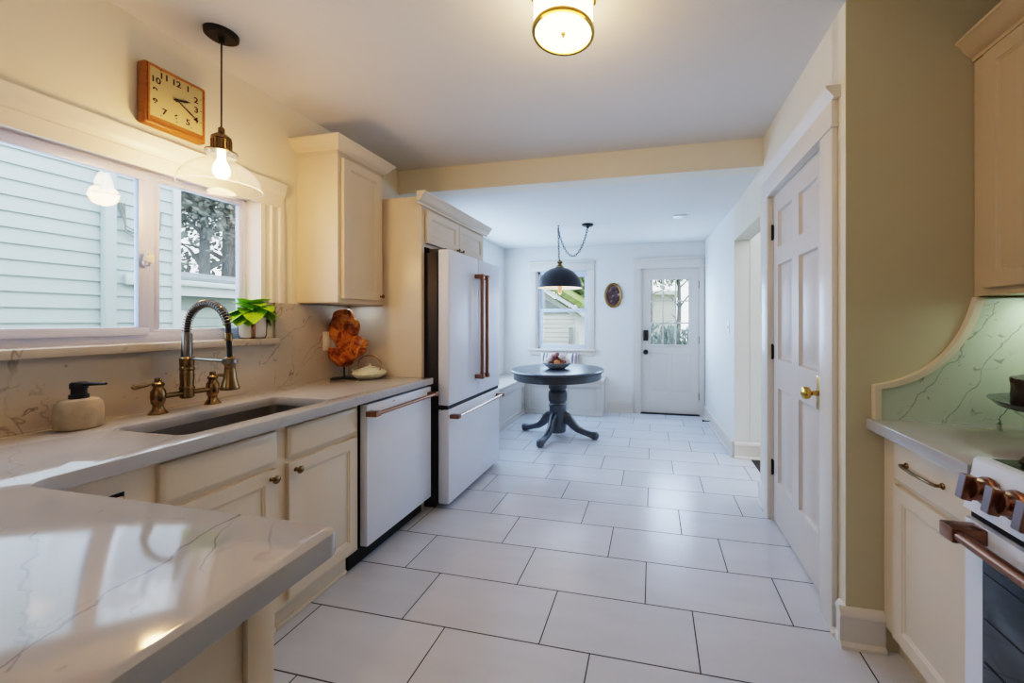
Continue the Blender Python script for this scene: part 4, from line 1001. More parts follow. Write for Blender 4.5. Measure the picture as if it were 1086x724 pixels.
ur = thing('wall_cabinet', 'cream wall cabinet with crown high above the range side counter', 'cabinet', (1.190, YC - 0.002, 0), RIGHT)
UR = 1.00
MB().box(0, UR, 0, 0.325, 1.392, 2.298).build('carcass', M['cab_shaded'], ur, smooth=0)
front('cabinet_door', 0.42, 0.845, ur, 0.065, 1.418, m=M['cab_shaded']); front('cabinet_door', 0.42, 0.845, ur, 0.50, 1.418, m=M['cab_shaded'])
cm = MB().prism([(p[0], 2.275 + p[1]) for p in CROWN], 0, UR, 'x'); cm.build('crown_moulding', M['cab_shaded'], ur)

# range
rg = thing('kitchen_range', 'white range with copper knobs and copper oven handle at the right edge', 'range', (0.828, 1.225, 0.012), RIGHT)
GW = 0.762
MB().box(0, GW, 0.03, 0.64, 0.02, 0.895, 0.003).build('body', M['appl'], rg)
cp = MB().prism([(-0.010, 0.790), (0.03, 0.780), (0.10, 0.895), (0.10, 0.922), (0.022, 0.926), (0.014, 0.920)], 0, GW, 'x')
cp.build('control_panel', M['appl'], rg)
MB().box(0.01, GW - 0.01, 0.045, 0.62, 0.915, 0.926, 0.003).build('cooktop', M['cooktop'], rg)
for k in range(3):
    g = MB(); xa = 0.060 + k * 0.222
    for yy in (0.09, 0.22, 0.34, 0.46, 0.58): g.tube([(xa, yy, 0.948), (xa + 0.205, yy, 0.948)], 0.009, 8)
    for xx in (xa, xa + 0.1025, xa + 0.205):
        g.tube([(xx, 0.075, 0.930), (xx, 0.09, 0.948), (xx, 0.58, 0.948), (xx, 0.595, 0.930)], 0.010, 8)
    g.build('burner_grate', M['black'], rg)
sl = math.atan2(0.024, 0.13)
for k in range(5):
    xk = 0.068 + k * 0.078 + (0.26 if k > 2 else 0)
    base = Matrix.Translation((xk, 0.000, 0.858)) @ Matrix.Rotation(PI / 2 - sl, 4, 'X')
    kb = MB().lathe([(0.034, 0.0), (0.036, 0.006), (0.034, 0.012), (0.029, 0.015), (0.029, 0.040), (0.026, 0.044), (0, 0.044)], n=28, mtx=base)
    kb.box(-0.0115, 0.0115, -0.031, 0.031, 0.038, 0.062, 0.002, mtx=base)
    kn = kb.build('control_knob', M['copper'], rg)
    MB().box(-0.011, 0.011, -0.0318, -0.0305, 0.040, 0.060, mtx=base).box(-0.010, 0.010, -0.030, 0.030, 0.0615, 0.0628, 0.0003, mtx=base).build('knob_cap', M['knobface'], kn, smooth=0)
od = MB().slab_door(GW - 0.008, 0.60, 0.036, [(0.060, 0.075, GW - 0.068, 0.530)], [(0, 0), (0.003, 0.003), (0.006, 0.003)])
od.build('oven_door', M['appl'], rg, loc=(0.004, -0.008, 0.165))
MB().box(0.062, GW - 0.062, -0.012, -0.001, 0.240, 0.692, 0.004).build('oven_window', M['ovenglass'], rg)
for zz in (0.655, 0.54, 0.43, 0.32):
    MB().tube([(0.07, -0.0125, zz), (GW - 0.07, -0.0125, zz)], 0.0016, 6).build('rack_line', M['black'], rg)
bar_handle(rg, 0.028, GW - 0.028, 0.742, 0.066, r=0.0145, blk=0.036)
MB().box(0.20, 0.255, -0.0095, -0.0085, 0.793, 0.801).build('badge', M['spring'], rg)
MB().box(0.004, GW - 0.004, -0.004, 0.03, 0.035, 0.155, 0.004).build('bottom_drawer', M['appl'], rg)
MB().box(0.004, GW - 0.004, 0.006, 0.03, 0.767, 0.782).build('shadow_gap', M['cab_dark'], rg, smooth=0)

# cake stand and cake
cx, cy = 1.275, 1.43
csd = thing('cake_stand', 'grey footed cake stand on the counter under the right wall cabinet', 'cake stand', (cx, cy, CT1))
MB().lathe([(0.09, 0), (0.092, 0.006), (0.04, 0.014), (0.022, 0.03), (0.02, 0.075), (0.035, 0.088), (0.12, 0.094), (0.19, 0.110), (0.212, 0.131), (0.214, 0.128), (0.192, 0.104), (0.12, 0.0885), (0.0, 0.0885)][:9] + [(0.188, 0.116), (0.12, 0.100), (0, 0.100)], n=48).build('plate', M['standglass'], csd)
ckb = bmesh.new(); nn = 48; rows = []
for i in range(15):
    t_ = i / 14
    if t_ <= 0.72: rr_, zz = 0.158, 0.104 + 0.098 * t_ / 0.72
    else:
        q = (t_ - 0.72) / 0.28; rr_, zz = 0.158 * (1 - q), 0.202
    ring = []
    for k in range(nn):
        a = 2 * PI * k / nn
        d_ = noise.noise(Vector((math.cos(a) * 5, math.sin(a) * 5, zz * 40))) * 0.008 + noise.noise(Vector((math.cos(a) * 14, math.sin(a) * 14, zz * 60))) * 0.004
        r2 = max(0.002, rr_ + d_ * (1 if rr_ > 0.1 else 0.3))
        ring.append(ckb.verts.new((cx + r2 * math.cos(a), cy + r2 * math.sin(a), CT1 + zz + (d_ * 0.7 if t_ > 0.7 else 0))))
    rows.append(ring)
for a, c2 in zip(rows, rows[1:]):
    for k in range(nn): ckb.faces.new((a[k], a[(k + 1) % nn], c2[(k + 1) % nn], c2[k]))
ckb.faces.new(rows[0][::-1]); ckb.faces.new(rows[-1])
mk = MB(); mk.merge(ckb)
tag(mk.build('chocolate_cake', M['cake'], smooth=50), 'dark chocolate frosted cake on the grey stand', 'cake')

# ------------------------------------------------------------------ alcove
BF = 5.14; BLX = -1.775
bn = thing('window_bench', 'white panelled window bench under the far window', 'bench', (0, 0, 0))
BX1 = -0.665
MB().box(BLX, BX1, BF, WB - 0.002, 0.0, 0.462).build('carcass', M['bench'], bn, smooth=0)
MB().box(BLX + 0.0225, BX1 + 0.022, BF - 0.025, WB - 0.002, 0.462, 0.500, 0.006).build('seat', M['bench'], bn)
fr = MB()
fr.box(BLX, BX1, BF - 0.014, BF, 0.385, 0.462, 0.002).box(BLX, BX1, BF - 0.014, BF, 0.0, 0.075, 0.002)
for xx in (BLX + 0.014, BLX + 0.55, BX1 - 0.075): fr.box(xx, xx + 0.075, BF - 0.014, BF, 0.075, 0.385, 0.002)
fr.build('panel_frame', M['bench'], bn)
MB().box(BLX + 0.014, BX1 + 0.012, BF - 0.026, BF - 0.014, 0.0, 0.035, 0.004).build('base_shoe', M['bench'], bn)
bl = thing('window_bench', 'white panelled bench along the left wall between the refrigerator and the corner', 'bench', (0, 0, 0))
MB().box(-2.198, BLX, 3.335, WB - 0.002, 0.0, 0.462).build('carcass', M['bench'], bl, smooth=0)
MB().box(-2.198, BLX + 0.022, 3.325, WB - 0.002, 0.462, 0.500, 0.006).build('seat', M['bench'], bl)
fr = MB()
fr.box(BLX, BLX + 0.014, 3.335, BF - 0.014, 0.385, 0.462, 0.002).box(BLX, BLX + 0.014, 3.335, BF - 0.014, 0.0, 0.075, 0.002)
for yy in (3.335, 4.2, BF - 0.09): fr.box(BLX, BLX + 0.014, yy, yy + 0.075, 0.075, 0.385, 0.002)
fr.build('panel_frame', M['bench'], bl)
MB().box(BLX + 0.014, BLX + 0.028, 3.335, BF - 0.026, 0.0, 0.035, 0.004).build('base_shoe', M['bench'], bl)

# cushion
cu_ = bmesh.new(); n = 14
rows = {}
for sgn in (-1, 1):
    for i in range(n + 1):
        for j in range(n + 1):
            u_, v_ = i / n * 2 - 1, j / n * 2 - 1
            puff = 0.06 * ((1 - u_ ** 4) * (1 - v_ ** 4)) ** 0.5
            pin = 1 - 0.05 * (1 - abs(u_ * v_))
            rows[(sgn, i, j)] = cu_.verts.new((u_ * 0.275 * (1 - 0.04 * (1 - v_ * v_) * 0), sgn * puff, v_ * 0.165 + 0.165))
    for i in range(n):
        for j in range(n):
            q = [rows[(sgn, i, j)], rows[(sgn, i + 1, j)], rows[(sgn, i + 1, j + 1)], rows[(sgn, i, j + 1)]]
            cu_.faces.new(q if sgn < 0 else q[::-1])
bmesh.ops.remove_doubles(cu_, verts=cu_.verts, dist=1e-4)
mcu = MB(); mcu.merge(cu_)
cuo = mcu.build('striped_cushion', M['stripe'], smooth=60, loc=(-1.325, 5.345, 0.503)); cuo.rotation_euler = (R(-10), 0, 0)
tag(cuo, 'striped cushion leaning under the far window on the bench', 'cushion')

# table
tb = thing('dining_table', 'round dark slate pedestal table in the breakfast alcove', 'table', (-1.050, 4.200, 0))
MB().lathe([(0.0, 0.728), (0.505, 0.728), (0.522, 0.735), (0.525, 0.748), (0.515, 0.758), (0.500, 0.760), (0.0, 0.760)], n=72).build('tabletop', M['table'], tb)
MB().lathe([(0.485, 0.650), (0.493, 0.654), (0.493, 0.728)], n=72).build('apron', M['table'], tb)
MB().lathe([(0.085, 0.045), (0.095, 0.055), (0.097, 0.075), (0.097, 0.335), (0.101, 0.345), (0.101, 0.360), (0.092, 0.370), (0.090, 0.385), (0.104, 0.400), (0.107, 0.440), (0.107, 0.490), (0.102, 0.505), (0.091, 0.515), (0.091, 0.528), (0.105, 0.540), (0.105, 0.645), (0.16, 0.655), (0.16, 0.665)], n=40).build('pedestal', M['table'], tb)
def tleg(ang_):
    b = bmesh.new()
    # centre line (radius, height), half heights, half widths
    prof_ = [(0.070, 0.222, 0.064, 0.036), (0.115, 0.208, 0.060, 0.036), (0.155, 0.175, 0.052, 0.035), (0.195, 0.130, 0.043, 0.033), (0.245, 0.092, 0.036, 0.031), (0.31, 0.070, 0.030, 0.029), (0.38, 0.052, 0.030, 0.030), (0.43, 0.044, 0.040, 0.036), (0.462, 0.043, 0.040, 0.034), (0.480, 0.043, 0.020, 0.018)]
    rows_ = []; m_ = 14
    for i, (r, h, hh, hw) in enumerate(prof_):
        p0 = prof_[max(0, i - 1)]; p1 = prof_[min(len(prof_) - 1, i + 1)]
        tx, tz = p1[0] - p0[0], p1[1] - p0[1]; l = math.hypot(tx, tz); nx_, nz_ = -tz / l, tx / l
        ring = []
        for k in range(m_):
            a = 2 * PI * k / m_
            ca_, sa_ = math.cos(a), math.sin(a)
            sq = lambda v: math.copysign(abs(v) ** 0.6, v)
            z = max(0.001, h + nz_ * hh * sq(sa_))
            ring.append(b.verts.new((r + nx_ * hh * sq(sa_), hw * sq(ca_), z)))
        rows_.append(ring)
    for a, c2 in zip(rows_, rows_[1:]):
        for k in range(m_): b.faces.new((a[k], a[(k + 1) % m_], c2[(k + 1) % m_], c2[k]))
    b.faces.new(rows_[0]); b.faces.new(rows_[-1][::-1])
    bmesh.ops.recalc_face_normals(b, faces=b.faces)
    m2 = MB(); m2.merge(b, Matrix.Rotation(ang_, 4, 'Z')); return m2.build('leg', M['table'], tb, smooth=50)
for a in (80, 165, 260, 352): tleg(R(a))

# bowl and its filling
bw = tag(MB().lathe([(0.062, 0.0), (0.090, 0.004), (0.118, 0.020), (0.152, 0.050), (0.170, 0.070), (0.162, 0.071), (0.142, 0.052), (0.105, 0.026), (0.075, 0.012), (0, 0.012)], n=40).build('fruit_bowl', M['bowl'], loc=(-1.058, 4.200, 0.760)),
         'shallow grey bowl of dried fruit and pinecones on the dark table', 'bowl')
random.seed(5)
protos = {}
def ball(kind):
    if kind == 'pinecone':
        b = bmesh.new(); rows_ = []
        for i in range(9):
            t_ = i / 8; z = -0.038 + 0.076 * t_; r = 0.032 * math.sin(PI * (0.12 + 0.86 * t_)) ** 0.8
            rows_.append([b.verts.new((r * (1 + (0.22 if (k + i) % 2 else -0.12)) * math.cos(2 * PI * k / 14), r * (1 + (0.22 if (k + i) % 2 else -0.12)) * math.sin(2 * PI * k / 14), z + (0.004 if (k + i) % 2 else 0))) for k in range(14)])
        for a, c2 in zip(rows_, rows_[1:]):
            for k in range(14): b.faces.new((a[k], a[(k + 1) % 14], c2[(k + 1) % 14], c2[k]))
        b.faces.new(rows_[0][::-1]); b.faces.new(rows_[-1])
        m_ = MB(); m_.merge(b); return m_, M['cone'], 0.034
    if kind == 'dried_flower':
        m_ = MB().blob((0, 0, 0), 0.046, 3, 0.40, 14, 4); return m_, M['ball_white'], 0.034
    if kind == 'red_seed_pod':
        m_ = MB().blob((0, 0, 0), 0.035, 3, 0.35, 11, 6); return m_, M['pod'], 0.033
    m_ = MB().blob((0, 0, 0), 0.040, 3, 0.06, 6, 2, (1, 1, 0.9)); return m_, M['ball_orange'], 0.033
LBL = {'red_seed_pod': ('dull red dried seed pod among the pieces in the grey bowl', 'seed pod', 'red seed pods in the bowl'),
       'pinecone': ('small brown pinecone among the dried fruit in the grey bowl', 'pinecone', 'pinecones in the bowl'),
       'dried_flower': ('white dried flower head in the grey bowl', 'dried flower', 'white dried flower heads in the bowl'),
       'dried_orange': ('orange dried fruit in the grey bowl facing the camera', 'dried fruit', None)}
spots = [('dried_flower', -0.098, -0.035, 0.072), ('pinecone', -0.045, -0.085, 0.062), ('dried_orange', 0.025, -0.092, 0.070), ('red_seed_pod', 0.082, -0.060, 0.066),
         ('dried_flower', 0.098, 0.025, 0.074), ('pinecone', -0.085, 0.045, 0.062), ('dried_flower', 0.0, 0.09, 0.066), ('pinecone', 0.0, 0.0, 0.054),
         ('dried_flower', -0.062, 0.005, 0.124), ('red_seed_pod', -0.012, -0.052, 0.120), ('dried_flower', 0.062, -0.010, 0.126), ('red_seed_pod', 0.0, 0.05, 0.116), ('red_seed_pod', 0.006, 0.0, 0.142)]
for kind, dx, dy, dz in spots:
    if kind not in protos:
        m_, mt, _r = ball(kind); o = protos[kind] = m_.build(kind, mt, smooth=60)
    else:
        o = protos[kind].copy(); COL.objects.link(o)
    o.location = (-1.058 + dx, 4.200 + dy, 0.760 + dz)
    o.rotation_euler = (random.uniform(-1, 1), random.uniform(-1, 1), random.uniform(0, 6))
    tag(o, *LBL[kind])

# swag lamp
sl_ = thing('hanging_lamp', 'dark dome lamp on a swagged chain over the round table', 'lamp', (-1.030, 4.215, CEIL2))
MB().lathe([(0.256, -0.716), (0.260, -0.712), (0.256, -0.704), (0.238, -0.640), (0.205, -0.580), (0.160, -0.532), (0.105, -0.500), (0.055, -0.485), (0.040, -0.480)], n=56, cap=False).build('shade', M['darkshade'], sl_, smooth=60)
MB().lathe([(0.253, -0.714), (0.234, -0.643), (0.201, -0.585), (0.156, -0.538), (0.10, -0.506), (0.04, -0.490)], n=56, cap=False).build('shade_lining', M['shade_in'], sl_, smooth=60)
MB().lathe([(0.052, -0.484), (0.044, -0.468), (0.026, -0.455), (0.022, -0.440), (0.034, -0.428), (0.030, -0.412), (0.014, -0.402), (0.008, -0.388)], n=24).build('cap', M['brass'], sl_)
MB().lathe([(0.0, -0.785), (0.014, -0.780), (0.022, -0.765), (0.016, -0.752), (0.026, -0.735), (0.024, -0.70), (0.014, -0.66), (0.014, -0.50)], n=18).build('bulb', M['copperbulb'], sl_)
def chain(pts, step=0.030):
    P_ = [Vector(p) for p in pts]; sg = [0]
    for a, b_ in zip(P_, P_[1:]): sg.append(sg[-1] + (b_ - a).length)
    mb = MB(); k = 0; d_ = step / 2
    while d_ < sg[-1]:
        j = max(i for i in range(len(sg)) if sg[i] <= d_); j = min(j, len(P_) - 2)
        p = P_[j].lerp(P_[j + 1], (d_ - sg[j]) / (sg[j + 1] - sg[j])); tdir = (P_[j + 1] - P_[j]).normalized()
        q = tdir.to_track_quat('X', 'Z').to_matrix().to_4x4()
        mx = Matrix.Translation(p) @ q @ Matrix.Rotation(PI / 2 * (k % 2), 4, 'X')
        mb.tube([(0.021 * math.cos(2 * PI * i / 12), 0.010 * math.sin(2 * PI * i / 12), 0) for i in range(12)], 0.0032, 6, closed=True, mtx=mx)
        d_ += step; k += 1
    return mb
hx, hy = -0.022, 0.02
MBc = chain([(hx * 0.5, hy * 0.5, -0.385), (hx, hy, -0.04)]); MBc.build('drop_chain', M['iron'], sl_)
sw = []
for i in range(25):
    t_ = i / 24; xx = hx + (0.315 - hx) * t_
    sw.append((xx, hy + 0.01 * t_, -0.04 - 0.31 * (1 - (2 * t_ - 1) ** 2) ** 0.85 * (1 if True else 0)))
chain(sw).build('swag_chain', M['iron'], sl_)
MB().tube([(hx, hy, 0), (hx, hy, -0.02), (hx + 0.012, hy, -0.032), (hx, hy, -0.044), (hx - 0.012, hy, -0.034)], 0.004, 8).lathe([(0.012, -0.006), (0.014, 0)], hx, hy, 0, 14).build('ceiling_hook', M['iron'], sl_)
MB().lathe([(0.012, -0.045), (0.020, -0.026), (0.055, -0.020), (0.066, -0.010), (0.068, 0.0)], 0.315, 0.03, 0, 32).build('canopy', M['iron'], sl_)

# oval picture
ov = thing('oval_picture', 'small oval gilt framed dark picture between the far window and the back door', 'picture', (-0.548, WB, 1.662))
A_, B_ = 0.128, 0.178
MB().tube([(A_ * 0.9 * math.cos(2 * PI * i / 48), -0.014, B_ * 0.925 * math.sin(2 * PI * i / 48)) for i in range(48)], 0.014, 10, closed=True).tube([(A_ * 0.80 * math.cos(2 * PI * i / 48), -0.014, B_ * 0.85 * math.sin(2 * PI * i / 48)) for i in range(48)], 0.006, 8, closed=True).build('frame', M['gold'], ov)
MB().prism([(A_ * 0.85 * math.cos(2 * PI * i / 48), B_ * 0.88 * math.sin(2 * PI * i / 48)) for i in range(48)], -0.012, 0, 'y').build('canvas', M['paint'], ov, smooth=0)

# switch, vent, door stop
yv = 4.10; xs_ = WR - 0.062 * (yv - OP1) / (WB - OP1)
sw_ = thing('light_switch', 'white wall switch plate beside the doorway in the alcove', 'light switch', (xs_, yv, 1.232), RIGHT + ang)
MB().box(-0.036, 0.036, -0.006, 0, -0.058, 0.058, 0.003).build('cover_plate', M['white'], sw_)
MB().box(-0.006, 0.006, -0.014, -0.005, -0.012, 0.012, 0.002).build('toggle', M['white'], sw_)
tag(MB().box(0.215, 0.345, 4.06, 4.19, CEIL2 - 0.012, CEIL2, 0.004).build('ceiling_cover', M['white']), 'small square white cover plate on the alcove ceiling', 'cover plate')
yv = 5.03; xs_ = WR - 0.062 * (yv - OP1) / (WB - OP1)
ds = thing('door_stop', 'short dark door stop at the baseboard near the back door', 'door stop', (xs_ - 0.016, yv, 0.045))
MB().tube([(0, 0, 0), (-0.07, 0, 0)], 0.006, 10).build('rod', M['iron'], ds)
MB().tube([(-0.066, 0, 0), (-0.09, 0, 0)], 0.011, 12).build('tip', M['black'], ds)

# ------------------------------------------------------------------ outdoors
GZ = -0.75
struct(MB().box(-30, 20, -20, 40, GZ - 0.2, GZ).build('ground', M['ground'], smooth=0))
def lap(b, length, z0_, z1_, pitch, depth=0.018):
    """clapboard face in local xz, front -y"""
    z = z0_
    while z < z1_:
        zt = min(z + pitch, z1_)
        b.prism([(0.0, z), (-depth, z), (-depth, z + 0.008), (-0.002, zt), (0.0, zt)], 0, length, 'x')
        z = zt
# neighbour house, wall facing the sink window
nh = thing('neighbour_house', 'pale blue clapboard house wall close outside the sink window', 'house', (-5.0, -6.0, GZ), LEFT)
b = MB(); lap(b, 9.10, 0.0, 6.5, 0.127); b.box(0, 9.10, 0, 5.5, 0, 6.5); b.build('clapboard_wall', M['siding'], nh, smooth=0)
MB().box(9.085, 9.15, -0.035, 0.12, 0, 6.5, 0.004).build('corner_board', M['exttrim'], nh)
MB().box(8.54, 8.62, -0.085, -0.018, 0, 6.0, 0.008).build('downspout', M['siding'], nh)
MB().box(8.79, 8.90, -0.05, -0.018, 1.45, 2.46, 0.004).box(8.70, 8.90, -0.06, -0.018, 2.40, 2.50, 0.004).build('meter_box', M['exttrim'], nh)
cbl = MB()
for k in range(3):
    cbl.tube([(8.66 + 0.02 * k, -0.03, 3.18), (8.70, -0.05, 2.96 - 0.03 * k), (8.83, -0.05, 2.90 - 0.035 * k), (8.96, -0.05, 2.98), (8.98, -0.03, 3.16)], 0.007, 6)
cbl.build('cable_loop', M['fence'], nh)
# garage beyond
ga = thing('garage', 'low grey green garage with white gutter seen through the right window pane', 'garage', (-7.0, 3.5, GZ), LEFT)
b = MB(); lap(b, 6.0, 0, 2.45, 0.14); b.box(0, 6.0, 0, 4.0, 0, 2.45); b.build('clapboard_wall', M['siding_g'], ga, smooth=0)
b = MB().prism([(-0.25, 2.66), (-0.25, 2.70), (2.1, 3.02), (4.3, 2.70), (4.3, 2.60), (2.1, 2.90), (-0.20, 2.60)], -0.2, 6.2, 'x'); b.build('roof', M['roof'], ga, smooth=0)
MB().box(-0.2, 6.2, -0.26, -0.22, 2.42, 2.62).box(-0.2, 6.2, -0.34, -0.23, 2.56, 2.64, 0.012).build('gutter', M['exttrim'], ga)
wf = MB().box(0.62, 0.98, -0.04, 0.0, 1.0, 2.2).build('window', M['exttrim'], ga, smooth=0)
MB().box(0.67, 0.88, -0.05, -0.035, 1.05, 2.1).build('pane', M['roof'], wf, smooth=0)
MB().box(1.20, 1.38, 1.0, 1.2, 2.85, 3.32).build('vent_stack', M['fence'], ga, smooth=0)
# white house further back
hb = thing('far_house', 'white far house behind the garage roof', 'house', (-12.5, 4.0, GZ), LEFT)
b = MB(); lap(b, 4.0, 0, 3.6, 0.2); b.box(0, 4.0, 0, 4, 0, 3.6); b.build('clapboard_wall', M['siding_w'], hb, smooth=0)
MB().prism([(-0.3, 3.6), (2, 4.1), (4.3, 3.6)], -0.2, 4.2, 'x').build('roof', M['exttrim'], hb, smooth=0)

def tree(label, x, y, z, h, trunk_r, lean, crown_r, crown_z, nleaf, seed, leafm, lsize=0.10, branches=7):
    rg_ = random.Random(seed)
    t = thing('tree', label, 'tree', (x, y, z))
    b = MB(); pts = []; n_ = 8
    for i in range(n_ + 1):
        q = i / n_; pts.append((lean[0] * q + 0.08 * math.sin(q * 5 + seed), lean[1] * q + 0.08 * math.cos(q * 4 + seed), h * q))
    b.tube(pts, [trunk_r * (1 - 0.65 * i / n_) for i in range(n_ + 1)], 10)
    for k in range(branches):
        q = 0.45 + 0.5 * k / branches; i = int(q * n_); p = Vector(pts[i]); a = rg_.uniform(0, 2 * PI); L_ = crown_r * rg_.uniform(0.6, 1.0)
        e = p + Vector((math.cos(a) * L_, math.sin(a) * L_, L_ * rg_.uniform(0.3, 0.8))); mid = p.lerp(e, 0.5) + Vector((0, 0, 0.1 * L_))
        b.tube([p, mid, e], [trunk_r * 0.35, trunk_r * 0.2, trunk_r * 0.06], 6)
    b.build('trunk', M['bark'], t)
    bm = bmesh.new()
    cl = [Vector((rg_.gauss(0, 0.45) * crown_r + lean[0] * .8, rg_.gauss(0, 0.45) * crown_r + lean[1] * .8, crown_z + rg_.gauss(0, 0.4) * crown_r)) for _ in range(34)]
    for _ in range(nleaf):
        c_ = rg_.choice(cl); p = c_ + Vector((rg_.gauss(0, 0.16), rg_.gauss(0, 0.16), rg_.gauss(0, 0.14))) * crown_r
        u_ = Vector((rg_.uniform(-1, 1), rg_.uniform(-1, 1), rg_.uniform(-1, 1))).normalized(); v_ = u_.orthogonal().normalized(); s_ = lsize * rg_.uniform(0.6, 1.3)
        bm.faces.new([bm.verts.new(p + u_ * s_), bm.verts.new(p + v_ * s_ * 0.5), bm.verts.new(p - u_ * s_), bm.verts.new(p - v_ * s_ * 0.5)])
    m_ = MB(); m_.merge(bm); m_.build('foliage', leafm, t, smooth=0)
tree('grey leafed tree with a straight trunk behind the garage roof', -10.6, 7.02, GZ, 6.5, 0.16, (0.1, 0.05), 1.8, 5.0, 5200, 11, M['foliage'], 0.075)
tree('grey leafed tree with a thicker leaning trunk right of the first behind the garage', -10.4, 7.62, GZ, 7.0, 0.21, (0.0, -0.25), 1.9, 5.3, 5200, 23, M['foliage'], 0.075)

# shed outside the back window
sh = thing('garden_shed', 'white garden shed with mossy sloping roof outside the far window', 'shed', (-4.2, 9.2, GZ))
b = MB(); lap(b, 2.42, 0.0, 2.15, 0.11); b.box(0, 2.42, 0, 3.0, 0, 2.15)
b.prism([(-0.0, 2.15), (2.42, 2.15), (2.42, 2.2), (1.0, 3.1), (0, 3.1)], 0.0, 0.2, 'y')
b.build('clapboard_wall', M['siding_w'], sh, smooth=0)
MB().prism([(0.6, 3.48), (2.75, 2.20), (2.75, 2.10), (0.6, 3.36)], -0.30, -0.26, 'y').build('rake_board', M['exttrim'], sh, smooth=0)
MB().prism([(0.6, 3.66), (2.85, 2.30), (2.80, 2.20), (0.6, 3.50)], -0.34, 3.2, 'y').build('roof', M['mossroof'], sh, smooth=0)
MB().prism([(1.3, 2.22), (1.3, 2.75), (2.2, 2.22)], -0.03, 0.0, 'y').build('gable_triangle', M['roof'], sh, smooth=0)  # darker triangle on the gable wall
MB().box(2.36, 2.46, -0.05, 0.1, 0, 2.2).build('corner_board', M['exttrim'], sh, smooth=0)
tag(MB().box(-1.98, -1.88, 9.0, 9.06, GZ, 1.14, 0.01).build('fence_post', M['fence']), 'narrow grey post beside the white shed', 'post')
tree('bushy green tree rising behind the mossy shed roof', -2.9, 12.8, GZ, 4.5, 0.14, (0.2, 0), 1.3, 3.4, 4200, 5, M['foliage2'], 0.10)
# behind the back door
wh = thing('far_house', 'white clapboard house beyond the garden seen through the back door panes', 'house', (-3.2, 16.0, GZ))
b = MB(); lap(b, 4.1, 0, 3.1, 0.16); b.box(0, 4.1, 0, 4, 0, 3.1); b.build('clapboard_wall', M['siding_w'], wh, smooth=0)
MB().box(-0.2, 4.3, -0.3, 4.2, 3.1, 3.25).build('roof', M['exttrim'], wh, smooth=0)
tree('slender bare branched tree beyond the back door', -0.25, 12.6, GZ, 4.6, 0.07, (0.3, 0), 1.0, 4.0, 500, 31, M['foliage_pale'], 0.07, 10)
tree('leafy pale tree at the right of the back door panes', 0.75, 13.2, GZ, 5.0, 0.10, (0.1, 0), 1.1, 3.9, 2600, 37, M['foliage_pale'], 0.08)
for k, (x_, y_, w_, hgt, lb) in enumerate(((-0.05, 10.6, 0.40, 1.35, 'tall spiky shrub at the left of the back door panes'), (0.45, 10.9, 0.42, 1.30, 'blue green shrub in the middle of the back door panes'), (0.95, 10.7, 0.40, 1.25, 'blue green shrub at the right of the back door panes'))):
    rg_ = random.Random(50 + k); t = thing('shrub', lb, 'shrub', (x_, y_, GZ))
    bm = bmesh.new()
    for _ in range(900):
        a = rg_.uniform(0, 2 * PI); r_ = w_ * math.sqrt(rg_.random()); zz = rg_.uniform(0.05, 1.0)
        p = Vector((math.cos(a) * r_ * (1.1 - 0.5 * zz), math.sin(a) * r_ * (1.1 - 0.5 * zz), zz * (hgt + 0.6)))
        u_ = Vector((rg_.gauss(0, 0.4), rg_.gauss(0, 0.4), 1)).normalized(); v_ = u_.orthogonal().normalized(); s_ = rg_.uniform(0.06, 0.12)
        bm.faces.new([bm.verts.new(p + u_ * s_), bm.verts.new(p + v_ * s_ * 0.25), bm.verts.new(p - u_ * s_), bm.verts.new(p - v_ * s_ * 0.25)])
    m_ = MB(); m_.merge(bm); m_.build('foliage', M['shrub'], t, smooth=0)
    s_ = MB()
    for q in range(5): s_.tube([(0.02 * q, 0.01 * q, 0), (rg_.uniform(-.2, .2), rg_.uniform(-.2, .2), hgt)], 0.012, 6)
    s_.build('stem', M['bark'], t)

# ------------------------------------------------------------------ lights
def area(name, loc, rot, sx, sy, power, col):
    l = bpy.data.lights.new(name, 'AREA'); l.shape = 'RECTANGLE'; l.size = sx; l.size_y = sy; l.energy = power; l.color = col
    o = bpy.data.objects.new(name, l); COL.objects.link(o); o.location = loc; o.rotation_euler = rot; return o
def point(name, loc, power, col, r=0.04):
    l = bpy.data.lights.new(name, 'POINT'); l.energy = power; l.color = col; l.shadow_soft_size = r
    o = bpy.data.objects.new(name, l); COL.objects.link(o); o.location = loc; return o
WARM = (1.0, 0.52, 0.195); COOL = (0.46, 0.67, 1.0)
area('window_daylight', (-2.30, 0.62, 1.60), (0, R(-90), 0), 0.70, 2.1, 9, (0.60, 0.77, 1.0))
area('assumed_alcove_daylight', (-2.17, 4.30, 1.55), (0, R(-90), 0), 1.2, 1.6, 38, COOL)  # area lamp added at the solid wall for an assumed, unseen window
area('back_window_daylight', (-1.30, 5.44, 1.45), (R(-90), 0, 0), 0.65, 1.0, 9, COOL)
area('back_door_daylight', (0.23, 5.44, 1.40), (R(-90), 0, 0), 0.5, 0.9, 15, COOL)
area('rear_fill_light', (-0.2, -1.5, 2.0), (R(72), 0, 0), 1.6, 1.0, 4.0, (1.0, 0.86, 0.68))  # unseen soft fill added behind the camera
area('hall_fill_light', (2.0, 3.0, 2.4), (0, 0, 0), 0.8, 0.8, 0.5, (0.95, 0.97, 1.0))  # unseen lamp added to light the hall
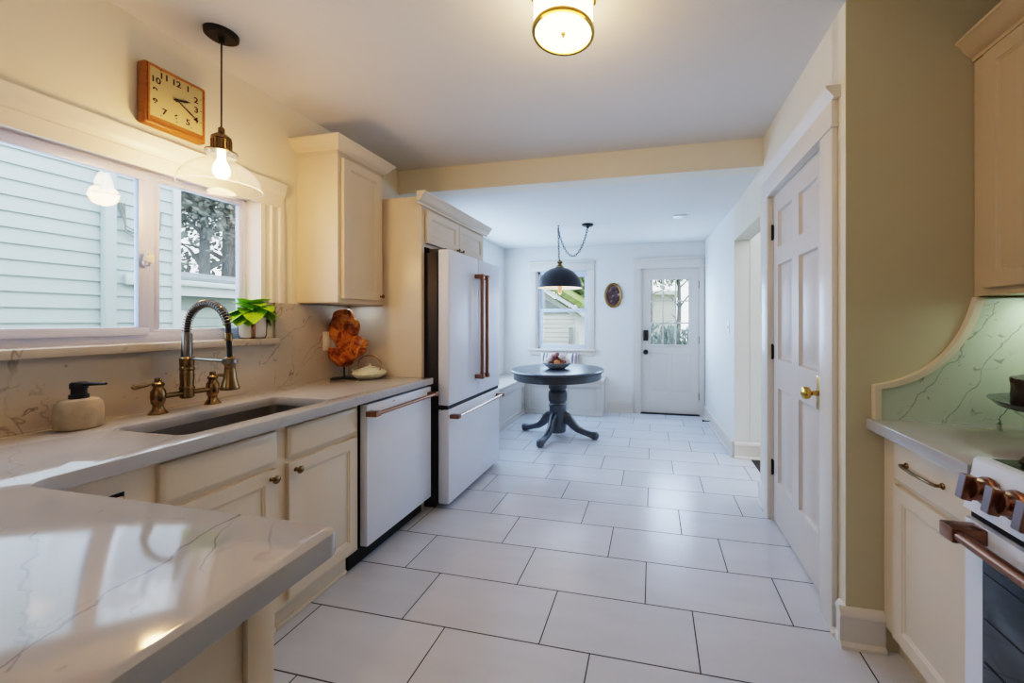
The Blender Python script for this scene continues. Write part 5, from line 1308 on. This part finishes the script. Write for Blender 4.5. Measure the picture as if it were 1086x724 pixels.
area('assumed_under_cabinet_light', (1.36, 1.50, 1.385), (0, 0, 0), 0.10, 0.35, 1.25, (0.76, 0.97, 0.80))  # lamp assumed from the greenish glow on the backsplash, no fixture built
area('assumed_under_cabinet_light', (-1.98, 2.24, 1.405), (0, 0, 0), 0.18, 0.12, 0.22, (0.70, 0.85, 1.0))  # likewise assumed, from the bluish glow under the left wall cabinet
point('pendant_bulb_light', (-1.885, 1.345, CEIL - 0.675), 12, WARM, 0.05)
point('ceiling_lamp_light', (-0.338, 1.440, CEIL - 0.26), 6, (1.0, 0.58, 0.20), 0.10)
point('table_lamp_light', (-1.030, 4.215, CEIL2 - 0.80), 1.0, (1.0, 0.80, 0.55), 0.03)

w = bpy.data.worlds.new('overcast'); scene.world = w; w.use_nodes = True
nt = w.node_tree; bg = nt.nodes['Background']
tc = nt.nodes.new('ShaderNodeTexCoord'); sp = nt.nodes.new('ShaderNodeSeparateXYZ'); rp = nt.nodes.new('ShaderNodeValToRGB')
nt.links.new(tc.outputs['Generated'], sp.inputs[0]); nt.links.new(sp.outputs[2], rp.inputs['Fac'])
rp.color_ramp.elements[0].color = (0.93, 0.96, 1.0, 1); rp.color_ramp.elements[1].color = (0.80, 0.90, 1.0, 1)
nt.links.new(rp.outputs['Color'], bg.inputs['Color']); bg.inputs['Strength'].default_value = 3.0

# ------------------------------------------------------------------ camera
cam = bpy.data.cameras.new('camera'); co = bpy.data.objects.new('camera', cam); COL.objects.link(co)
cam.sensor_width = 36.0; cam.sensor_fit = 'HORIZONTAL'; cam.lens = 36.0 * 405.0 / 1086.0
cam.shift_x = -63.0 / 1086.0; cam.shift_y = -22.0 / 1086.0
cam.clip_start = 0.02; cam.clip_end = 200
co.location = (0, 0, 1.30); co.rotation_euler = (R(90), 0, math.atan(86.0 / 405.0))
scene.camera = co

scene.cycles.use_denoising = True
scene.cycles.max_bounces = 10; scene.cycles.diffuse_bounces = 5; scene.cycles.transparent_max_bounces = 16
scene.cycles.sample_clamp_indirect = 6.0
scene.view_settings.view_transform = 'Filmic'
scene.view_settings.look = 'High Contrast'
scene.view_settings.exposure = 0.0
